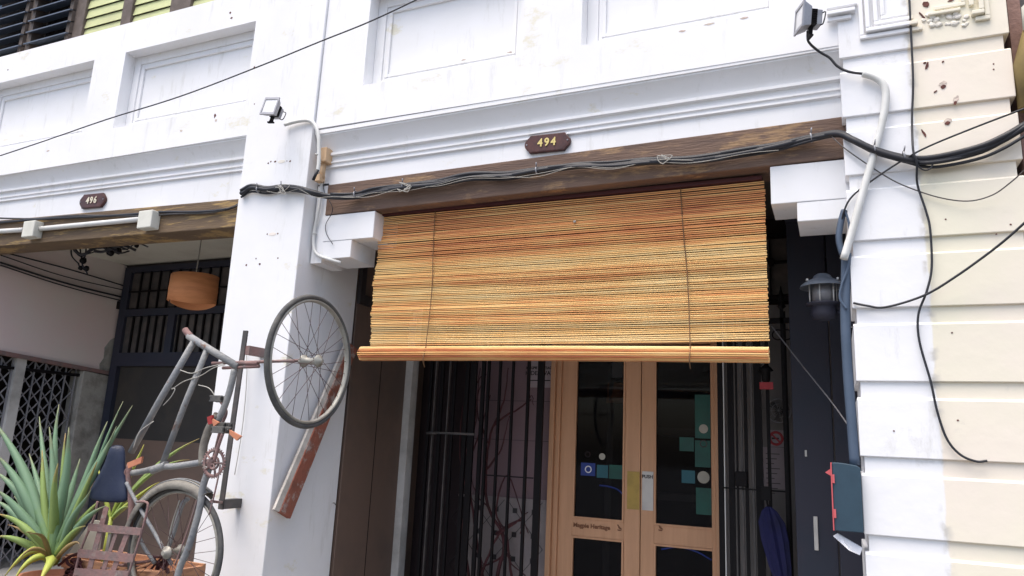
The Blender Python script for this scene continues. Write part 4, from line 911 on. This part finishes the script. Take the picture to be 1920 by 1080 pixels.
for (x, y, r) in ((154,488,.03),(150,502,.022),(160,503,.026),(205,472,.035),(220,470,.03),(255,460,.02)):
    c2 = at(x, y, .4); a = MB(); a.lathe(c2-Vector((0,0,r)), [(r*.6,0),(r,r*.5),(r,r*1.2),(r*.5,r*2)], 9, (.3,.2,1)); a.build('clamp', 'black', HC)
a = MB(); a.tube([at(205,475,.35), at(210,440,.35)], .005, 5); a.build('wire', 'black2', HC)

# ================================================================== plank on the pillar's side
PKx = -3.415
PK = thing('plank', 'flaking red wooden plank slanting across the side of the white pillar', 'plank', (PKx, .1, 1.05))
b0, b1 = atx(510, 955, PKx), atx(537, 972, PKx); t0, t1 = atx(646, 640, PKx), atx(664, 655, PKx)
a = MB(); th = Vector((.035, 0, 0)); e0 = b0.lerp(b1, .26); e1 = t0.lerp(t1, .22)
a.hexa([e0, b1, b1+th, e0+th, e1, t1, t1+th, e1+th]); a.build('board', 'plank', PK, bevel=.003)
a = MB(); a.hexa([b0, e0, e0+th*.8, b0+th*.6, t0, e1, e1+th*.8, t0+th*.6]); a.build('bare_edge', 'plank_edge', PK, bevel=.002)
a = MB(); p = atx(624, 943, -3.44); a.tube([p, p+Vector((.02,0,.0)), p+Vector((.025,0,-.015))], .003, 5); tag(a.build('wall_hook', 'black'), 'small bent hook on the side of the white pillar', 'hook')

# ================================================================== bicycle
YBk = -1.0
def bt_(x, y, dy=0): return at(x, y, YBk+dy)
BK = thing('bicycle', 'old weathered grey bicycle mounted upright in front of the white pillar', 'bicycle', bt_(320, 1075))
def tb(nm, pts, r, m='bike', sm=True, par=None, n=12, label=None):
    a = MB(); P = [bt_(*p) for p in pts]; P = smooth(P) if sm and len(P) > 2 else P
    if isinstance(r, tuple): r = [r[0]+(r[1]-r[0])*i/(len(P)-1) for i in range(len(P))]
    if m == 'bike': r = [q*1.12 for q in r] if isinstance(r, list) else r*1.12
    a.tube(P, r, n); return a.build(nm, m, par or BK, label=label)
fr = tb('head_tube', [(354,630,0),(382,648,0),(447,688,0)], .0185, sm=False)
tb('steerer_stub', [(347,618,0),(351,624,0),(358,631,0)], .0185, 'bike_rust', par=fr)
tb('top_tube', [(364,640,0),(300,750,0),(246,848,.02)], .0175, sm=False)
tb('down_tube', [(389,654,0),(345,762,0),(304,872,0)], .0155, sm=False)
tb('seat_tube', [(228,888,.02),(262,885,.01),(300,876,0),(330,874,0),(385,866,0)], .0155)
tb('tube_lug', [(285,882,0),(306,874,0),(312,872,0)], .021, par=fr)
tb('fork_arm', [(440,692,0),(432,728,0),(421,762,0),(408,790,0)], .0165)
tb('mudguard_piece', [(409,778,0),(392,805,0),(381,840,0),(379,872,0)], (.026,.02), 'fender')
tb('bottom_bracket', [(398,868,-.05),(392,868,.08)], .024, 'bike_rust')
# chainring, cranks, pedals
cr = bt_(401, 868, -.05); a = MB(); a.torus(cr, .068, .009, (0,1,0), 36, 6, rz=.004); a.torus(cr, .032, .007, (0,1,0), 24, 6)
for k in range(5):
    an = 6.283*k/5; a.tube([cr, cr+Vector((math.cos(an)*.068, 0, math.sin(an)*.068))], .006, 6)
for k in range(32):
    an = 6.283*k/32; d = Vector((math.cos(an), 0, math.sin(an))); a.tube([cr+d*.073, cr+d*.082], .004, 4)
a.build('chainring', 'bike_rust', BK)
tb('crank_arm', [(401,866,-.08),(410,835,-.08),(418,812,-.08)], .009, 'bike_rust')
tb('crank_arm', [(398,868,.08),(415,800,.08),(424,772,.08),(411,748,.08)], .009, 'bike_rust')
def pedal(x, y, dy, lab=None):
    c = bt_(x, y, dy); a = MB(); 
    a.box(c.x-.045, c.x+.045, c.y-.03, c.y-.018, c.z-.018, c.z+.018); a.box(c.x-.045, c.x+.045, c.y+.018, c.y+.03, c.z-.018, c.z+.018)
    a.box(c.x-.045, c.x-.035, c.y-.03, c.y+.03, c.z-.012, c.z+.012); a.box(c.x+.035, c.x+.045, c.y-.03, c.y+.03, c.z-.012, c.z+.012); a.tube([c-Vector((.05,0,0)), c+Vector((.05,0,0))], .008, 8)
    return a.build('pedal', 'tyre', BK, bevel=.003)
pedal(411, 748, .0); p2 = pedal(415, 806, -.06); pedal(417, 798, .0)
for pts, m in (([(388,782),(398,778),(398,794),(390,796)], 'redref'), ([(396,784),(410,792),(400,800)], 'orangeref'), ([(430,806),(452,818),(443,826),(430,814)], 'orangeref'), ([(238,868),(266,856),(264,868),(240,878)], 'orangeref')):
    a = MB(); a.prism([bt_(x, y, -.07) for x, y in pts], (0,.012,0)); a.build('reflector', m, BK)
# stays
tb('chain_stay', [(392,878,-.03),(380,915,-.03),(374,955,-.03),(354,1025,-.03),(338,1062,-.03),(330,1095,-.03)], .0165)
tb('chain_stay', [(352,935,.05),(340,950,.05),(325,1000,.05),(312,1035,.05)], .012, 'bike')
tb('seat_stay', [(237,905,-.03),(256,942,-.03),(290,1000,-.03),(322,1058,-.03)], .009, 'bike')
tb('seat_stay', [(237,905,.04),(262,1008,.04),(290,1056,.04)], .009, 'bike')
tb('stand', [(243,870,0),(240,905,0),(246,950,0),(242,990,0)], .016, 'bike_rust')
tb('chain', [(413,872,-.05),(408,900,-.05),(400,935,-.05),(392,965,-.05)], .0045, 'bike_rust')
tb('chain', [(392,868,-.04),(372,930,-.04),(350,1000,-.04),(328,1060,-.04)], .0045, 'bike_rust')
tb('brake_rod', [(337,938,0),(322,985,0),(314,1028,0),(317,1035,0)], .004, 'rim')
# wheels
def wheel(c, n, Rr, u, label, nsp=28, hubw=.055, rimw=.012):
    a = MB(); a.torus(c, Rr-.014, .014, n, 72, 10); w = a.build('tyre', 'tyre', BK); w.name = 'wheel'; w['label'] = label
    a = MB(); a.torus(c, Rr-.033, .009, n, 72, 8, rz=.015); a.build('rim', 'rim', w)
    n = Vector(n).normalized(); a0 = Vector((0,0,1)); u_ = (a0-n*a0.dot(n)).normalized(); w_ = n.cross(u_)
    a = MB(); a.lathe(Vector(c)-n*hubw, [(.012,-.02),(.018,0),(.034,.004),(.034,.012),(.022,.022),(.015,hubw),(.022,hubw*2-.022),(.034,hubw*2-.012),(.034,hubw*2-.004),(.018,hubw*2),(.010,hubw*2+.02)], 16, n); a.build('hub', 'rim', w)
    for k in range(nsp):
        an = 6.283*(k+.5)/nsp; sd_ = 1 if k % 2 else -1; an2 = an+(1.15 if (k//2) % 2 else -1.15)
        p0 = Vector(c)+n*sd_*(hubw-.008)+(u_*math.cos(an2)+w_*math.sin(an2))*.022
        p1 = Vector(c)+(u_*math.cos(an)+w_*math.sin(an))*(Rr-.038)
        a = MB(); a.tube([p0, p1], .0016, 5); a.build('spoke', 'spoke', w)
    return w
wc = bt_(583, 677); 
RW = .352
wheel(wc, (1,.02,0), RW, None, 'front wheel turned sideways beside the pillar')
# rear wheel
rc_top = bt_(335, 903); rr_right = bt_(419, 1030)
RR = .345; rc = Vector((rr_right.x-RR, YBk, rc_top.z-RR-.02))
wheel(rc, (0,1,0), RR, None, 'rear wheel at the bottom below the mudguard')
a = MB(); u_ = Vector((0,0,1))
n_ = 40; vs = []; fs = []
sec = [(-.046,-.026),(-.042,.008),(-.018,.024),(.018,.024),(.042,.008),(.046,-.026)]
# mudguard arc from upper right to far left, slightly proud of the tyre
A0, A1 = R(-32), R(78)
for i in range(n_+1):
    an = A0+(A1-A0)*i/n_; d = Vector((-math.sin(an), 0, math.cos(an)))
    for (yy, h) in sec: vs.append(rc+Vector((0,yy,0))+d*(RR+.010+h))
m_ = len(sec)
for i in range(n_):
    for k in range(m_-1): fs.append((i*m_+k, i*m_+k+1, (i+1)*m_+k+1, (i+1)*m_+k))
a.add(vs, fs, True); fo = a.build('mudguard', 'fender', BK)
for yy, hh in ((-.022,.024),(.0,.028),(.022,.024)):
    b2 = MB(); P = []
    for i in range(n_+1):
        an = A0+(A1-A0)*i/n_; P.append(rc+Vector((0,yy,0))+Vector((-math.sin(an), 0, math.cos(an)))*(RR+.010+hh))
    b2.tube(P, .0035, 5); b2.build('mudguard_ridge', 'bike', fo)
if 1: s_ = fo.modifiers.new('Solidify', 'SOLIDIFY'); s_.thickness = .003
# axle bar carrying the front wheel
tb('axle_bar', [(398,681,.0),(470,679,0),(560,676,0),(583,677,0)], .0085, 'bike_rust', sm=False)
tb('axle_bar', [(418,690,.0),(486,687,0)], .009, 'bike_rust', sm=False)
tb('drop_out', [(450,680,0),(484,682,0)], .013, 'bike_rust', sm=False)
for pts in ([(338,694),(360,700),(385,690),(418,682)], [(322,730),(345,715),(375,705),(400,690),(422,684)], [(306,760),(320,745),(328,730),(322,728)], [(250,840),(262,810),(288,790)], [(372,722),(392,728),(405,745)]):
    a = MB(); a.tube(smooth([bt_(x, y, -.02) for x, y in pts]), .0028, 5); a.build('brake_wire', 'wire_white', BK)
# saddle : lofted along the vertical, nose up
secs = [(219,834,5,.020),(219,846,9,.026),(216,866,12,.030),(211,886,17,.034),(206,908,25,.038),(203,924,31,.042),(203,936,30,.038),(204,941,25,.024)]
a = MB(); vs = []; fs = []; n = 18
for (x, y, hw, d) in secs:
    c0 = bt_(x, y, -.04); w_ = (bt_(x+hw, y, -.04)-c0).length
    for k in range(n):
        an = 6.283*k/n; ca, sa = math.cos(an), math.sin(an)
        vs.append(c0+Vector((w_*ca*1.0, d*sa*(1 if sa > 0 else .8)+.02*ca, .006*sa)))
for i in range(len(secs)-1):
    for k in range(n): fs.append((i*n+k, i*n+(k+1)%n, (i+1)*n+(k+1)%n, (i+1)*n+k))
fs += [tuple(reversed(range(n))), tuple((len(secs)-1)*n+k for k in range(n))]
a.add(vs, fs, True); sa_ = a.build('saddle', 'saddle', BK); sv = sa_.modifiers.new('Sub', 'SUBSURF'); sv.levels = 1; sv.render_levels = 1
tb('saddle_clamp', [(226,888,0),(240,886,0)], .024, 'bike_rust', par=sa_, sm=False)
tb('saddle_rail', [(232,905,0),(238,912,0),(234,935,0)], .006, 'bike_rust', par=sa_)
# rear rack
RKd = -.10
rack = tb('rack_rod', [(183,940,RKd),(176,972,RKd),(152,1030,RKd),(136,1092,RKd)], .0065, 'bike_rust', n=8); rack.name = 'rear_rack'
tb('rack_rod', [(256,941,RKd),(272,941,RKd),(277,952,RKd),(262,1010,RKd),(236,1092,RKd)], .0065, 'bike_rust', par=rack, n=8)
def strip(p, q, w, m='bike_rust', dy=RKd):
    a = MB(); a.bar(bt_(*p, dy), bt_(*q, dy), w*1.3, .004); a.build('rack_strip', m, rack)
for p, q, w in (((165,988),(264,997),.030), ((146,1037),(250,1047),.034), ((140,1072),(240,1078),.03)): strip(p, q, w, 'bike_rust', RKd-.006)
for p, q, w in (((200,950),(161,1092),.030), ((222,988),(186,1092),.020), ((242,992),(204,1092),.028)): strip(p, q, w, 'bike_rust', RKd)
strip((206,1000), (190,1092), .018, 'fender', RKd+.004)

# wall bracket
WB = thing('wall_bracket', 'dark steel bar bracket holding the bicycle off the white pillar', 'bracket', at(437, 800, -.28))
a = MB(); a.bar(at(461,620,-.28), at(414,955,-.28), .036, .014); a.build('bar', 'grey_iron', WB)
for (x, y, w) in ((477,657,.05), (430,945,.05)):
    c = at(x-12, y, -.26); a = MB(); a.box(c.x-.02, c.x+.03, -.28, PF-.001, c.z-.03, c.z+.03); a.build('block', 'grey_iron' if y > 800 else 'bike_rust', WB)
a = MB(); a.tube([at(455,683,-.28), bt_(449,684,0)], .010, 8); a.build('arm', 'bike_rust', WB)
a = MB(); a.tube([at(416,942,-.28), bt_(396,940,0)], .008, 8); a.build('arm', 'bike_rust', WB)
a = MB(); a.tube(smooth([at(x, y, -.14) for x, y in ((462,655),(463,700),(459,760),(452,820),(440,890))]), .003, 5); a.build('stray_wire', 'wire_white', WB)

# ================================================================== plants and planter
random.seed(17)
def blade(root, base, tip, bow, w, m, side=None, curl=.0):
    base = Vector(base); tip = Vector(tip); n = 14; d = tip-base
    view = (base+tip)/2-CAM; s = side or d.cross(view).normalized(); dep = s.cross(d.normalized())
    vs = []; fs = []; wob = (random.uniform(-.012,.012), random.uniform(-.012,.012), random.uniform(-.006,.006))
    for i in range(n+1):
        t = i/n; c = base+d*t+Vector(bow)*(4*t*(1-t))+Vector(wob)*math.sin(t*7+len(bpy.data.objects))*t; ww = w*(.55+.9*t-1.42*t*t+.0)*(1 if t < .95 else .6) if t < 1 else .0005
        ww = w*1.12*random.uniform(.94,1.05)*max(.02, (1-t**2.2))*(.62+.5*math.sin(min(1, t*2.2)*math.pi/2))*.9
        tw = random.uniform(-.02,.02)
        vs += [c-s*ww+dep*ww*.35, c-dep*ww*.25, c+s*ww+dep*ww*.35]
    for i in range(n):
        for k in range(2): fs.append((i*3+k, i*3+k+1, (i+1)*3+k+1, (i+1)*3+k))
    a = MB(); a.add(vs, fs, True); a.tone = [(j//3)/n for j in range(len(vs))]; o = a.build('leaf', m, root, recalc=False); so_ = o.modifiers.new('Solidify', 'SOLIDIFY'); so_.thickness = .0025
Yp = -1.05
PT = thing('potted_plant', 'spiky blue-green potted plant at the lower left beside the bicycle', 'plant', at(98, 1090, Yp))
leaves = [((-12,782),-.10,.030,'leaf',(.0,0,.06)),((-10,850),-.15,.030,'leaf',(0,0,.08)),((-12,882),-.05,.028,'leaf',(0,0,.07)),((-14,915),-.2,.028,'leaf',(0,0,.05)),((-12,938),-.1,.026,'leaf',(0,0,.05)),((-6,962),-.2,.022,'leaf_l',(0,0,.04)),((-10,1008),-.2,.022,'leaf_l',(0,0,.05)),
 ((112,758),.1,.024,'leaf',(-.02,0,0)),((73,782),.12,.022,'leaf',(0,0,.02)),((246,760),-.02,.026,'leaf',(-.03,0,-.02)),((203,790),.08,.026,'leaf',(0,0,0)),((182,866),-.15,.022,'leaf_l',(0,0,0)),((77,845),.0,.022,'leaf_l',(0,0,0)),((124,812),.05,.018,'leaf_l',(0,0,0)),((108,868),-.15,.026,'leaf_l',(0,0,0)),
 ((134,800),-.05,.030,'leaf',(0,0,0)),((166,918),-.2,.022,'leaf',(.0,0,.03)),((198,948),-.1,.024,'leaf',(0,0,.04)),((190,935),.1,.020,'leaf_l',(0,0,.03)),((40,900),.1,.026,'leaf',(0,0,.04)),((150,860),.12,.026,'leaf',(0,0,0)),((55,850),.15,.024,'leaf',(0,0,.02)),((25,930),.12,.024,'leaf',(0,0,.04)),
 ((8,1082),-.15,.022,'leaf_y',(0,0,.10)),((20,1096),-.2,.020,'leaf_y',(0,0,.09)),((76,1096),-.25,.030,'leaf_y',(.03,0,.08)),((232,752),.15,.012,'leaf',(0,0,0)),((160,985),-.2,.020,'leaf_l',(0,0,.04)),((45,1000),-.2,.020,'leaf_l',(0,0,.05)),((92,800),.0,.026,'leaf',(.02,0,0)),((220,800),-.1,.022,'leaf',(0,0,.02))]
for i, (tp_, dy, w, m_, bow) in enumerate(leaves):
    ang = i*2.4; base = at(98+6*math.cos(ang), 1056+4*math.sin(ang), Yp+.02*math.sin(ang))
    blade(PT, base, at(tp_[0], tp_[1], Yp+dy), bow, w, m_)
M['leaf_dry'] = leafmat('dry_brown_leaf', (.20,.15,.06), (.26,.18,.08), (.22,.13,.07))
for i, (tx, ty, dy, w, bow) in enumerate((((60),(1000),-.25,.012,(0,0,.05)),((30),(1055),-.28,.012,(0,0,.08)),((150),(1020),-.22,.012,(.02,0,.05)),((175),(900),.05,.010,(0,0,.0)),((15),(985),-.1,.010,(0,0,.04)))):
    blade(PT, at(98, 1058, Yp), at(tx, ty, Yp+dy), bow, w, 'leaf_dry')
pc = at(98, 1080, Yp)
a = MB(); a.lathe((pc.x, Yp, pc.z-.30), [(.11,0),(.16,.26),(.175,.27),(.175,.31),(.155,.31),(.15,.28)], 28); a.build('pot', 'terra', PT)
P2 = thing('leafy_plant', 'thin yellow-green plant with arching leaves behind the bicycle saddle', 'plant', at(215, 985, -.75))
for tip_, dy, w, m_, bow in (((268,834),0,.018,'leaf_y',(0,0,0)),((374,822),.1,.014,'leaf_l',(-.04,0,.05)),((357,862),0,.011,'leaf_l',(-.02,0,.09)),((300,905),-.05,.014,'leaf_y',(0,0,.02)),((243,950),-.05,.014,'leaf_l',(0,0,.02)),((182,870),0,.012,'leaf_y',(0,0,0)),((270,895),.1,.012,'leaf_l',(0,0,.02))):
    blade(P2, at(208, 975, -.75), at(tip_[0], tip_[1], -.75+dy), bow, w, m_)
a = MB(); pb = at(208, 975, -.75); a.tube([pb+Vector((0,0,.02)), (pb.x-.01,-.75,pb.z-.2), (pb.x,-.75,.55)], [.012,.016,.02], 8); a.build('stem', 'leaf_y', P2)
a = MB(); a.lathe((pb.x,-.75,.15), [(.12,0),(.17,.38),(.18,.4),(.16,.4),(.15,.36)], 20); a.build('pot', 'terra', P2)
# timber planter box under the rack
PB = thing('timber_planter', 'rough timber planter box with orange boards below the bicycle rack', 'planter', at(210, 1080, -.95))
z1 = at(210, 1056, -.95).z; xa, xb = at(118, 1070, -.95).x, at(305, 1070, -.95).x
for k, (dz, m_) in enumerate(((0,'oldwood'),(-.07,'terra'),(-.14,'oldwood'),(-.21,'oldwood'))):
    a = MB(); a.box(xa+.01*k, xb-.008*k, -.97-.004*k, -.95, z1+dz-.06, z1+dz); a.build('board', m_, PB, bevel=.004)
a = MB(); a.box(xa, xa+.03, -.95, -.66, z1-.27, z1+.01); a.box(xb-.03, xb, -.95, -.66, z1-.27, z1-.01); a.box(xa, xb, -.66, -.64, z1-.27, z1+.0); a.box(xa+.03, xb-.03, -.95, -.66, z1-.27, z1-.12); a.build('box_sides', 'oldwood', PB)
for k in range(4):
    a = MB(); a.box(xa if k % 2 else xb-.05, xa+.05 if k % 2 else xb, -.94 if k < 2 else -.70, -.90 if k < 2 else -.66, .15, z1-.27); a.build('leg', 'oldwood', PB)
a = MB(); a.prism([at(x, y, -.86) for x, y in ((122,1046),(172,975),(190,978),(182,1046))], (0,.015,0)); a.build('pale_board', 'plaster_grey', PB)
random.seed(5)
for k in range(9):
    x = random.uniform(215, 290); a = MB(); a.tube([at(x-28, 1062+random.uniform(-8,14), -1.0), at(x+24, 1060+random.uniform(-8,14), -.93)], .008, 6); a.build('stick', 'oldwood' if k % 2 else 'bike_rust', PB)
for k in range(6):
    P = [at(298+random.uniform(-16,18), 1052+random.uniform(-14,26), -.92) for q in range(5)]; a = MB(); a.tube(smooth(P, 4), .007, 6); a.build('twisted_stem', 'branch', PB)
for k in range(5):
    P = [at(135+random.uniform(-16,18), 1062+random.uniform(-14,20), -1.0) for q in range(4)]; a = MB(); a.tube(smooth(P, 4), .009, 6); a.build('twisted_stem', 'branch', PB)
a = MB(); P = [at(x, y, -1.0) for x, y in ((110,1060),(135,1042),(165,1036),(200,1040))]; a.tube(smooth(P), .009, 6); a.build('twisted_stem', 'branch', PB)
# soft cloth stuck behind rack left out: nothing recognisable there

# ================================================================== things added just behind the door glass in place of white reflections
c = at(1142, 830, 1.86); HP = thing('added_post', 'added pale post with an orange board, in place of reflections in the left door pane', 'lamp', (c.x, 1.9, .16))  # made-up post, stands in for a pale reflection, not a lamp
a = MB(); a.tube([(c.x-.03, 1.9, .16), (c.x-.02, 1.9, 1.0), (c.x+.01, 1.9, 2.2)], .028, 10); a.build('added_pole', 'shadewhite', HP)
q = at(1148, 735, 1.9); a = MB(); a.lathe((q.x+.02, 1.95, q.z-.09), [(.085,0),(.07,.17)], 20, caps=False); a.build('lamp_shade', 'orange', HP)  # orange board of the added post, shaped as a shade
q = at(1157, 697, 1.85); a = MB(); a.box(q.x-.04, q.x+.05, 1.84, 1.843, q.z-.05, q.z+.08); tag(a.build('added_paper_sheet', 'paper'), 'white paper sheet added behind the top of the left door pane as a reflection', 'paper')
q = at(1283, 808, 1.95); SH = thing('added_shelf', 'pale shelf added behind the right door pane in place of reflections', 'added_shelf', (q.x, 2.0, q.z-.05))  # made-up shelf boards stand in for white reflections
a = MB(); a.box(q.x-.28, q.x+.28, 1.9, 2.1, q.z-.035, q.z+.02); a.build('board', 'shadewhite', SH)
q2 = at(1275, 932, 1.95); a = MB(); a.box(q2.x-.26, q2.x+.2, 1.9, 2.1, q2.z-.03, q2.z+.02); a.build('board', 'shadewhite', SH)
SH['label'] = 'pale two-board shelf added behind the right door pane in place of reflections'

# old filler, chips and nail holes on the facades
random.seed(77)
for (x, y, w, h, yy, root, m_) in ((403,217,.012,.018,-.10,H6,'hole'),(432,24,.010,.010,-.10,H6,'hole'),(434,34,.012,.008,-.10,H6,'hole'),(15,131,.008,.008,-.10,H6,'hole'),(90,283,.020,.008,-.10,H6,'chip'),(340,245,.016,.012,-.10,H6,'chip'),(405,226,.012,.010,-.10,H6,'chip'),
    (870,112,.02,.006,-.10,H4,'chip'),(955,98,.018,.006,-.10,H4,'chip'),(1330,45,.03,.006,-.10,H4,'chip'),(1395,34,.022,.007,-.10,H4,'chip'),(1280,58,.02,.006,-.10,H4,'chip')):
    c = at(x, y, yy); n = 11; a = MB()
    a.prism([c+Vector((math.cos(6.283*k/n)*w*random.uniform(.55,1.35), -.0012, math.sin(6.283*k/n)*h*random.uniform(.55,1.35))) for k in range(n)], (0,.003,0)); a.build('nail_hole' if m_ == 'hole' else 'plaster_chip', m_, root)
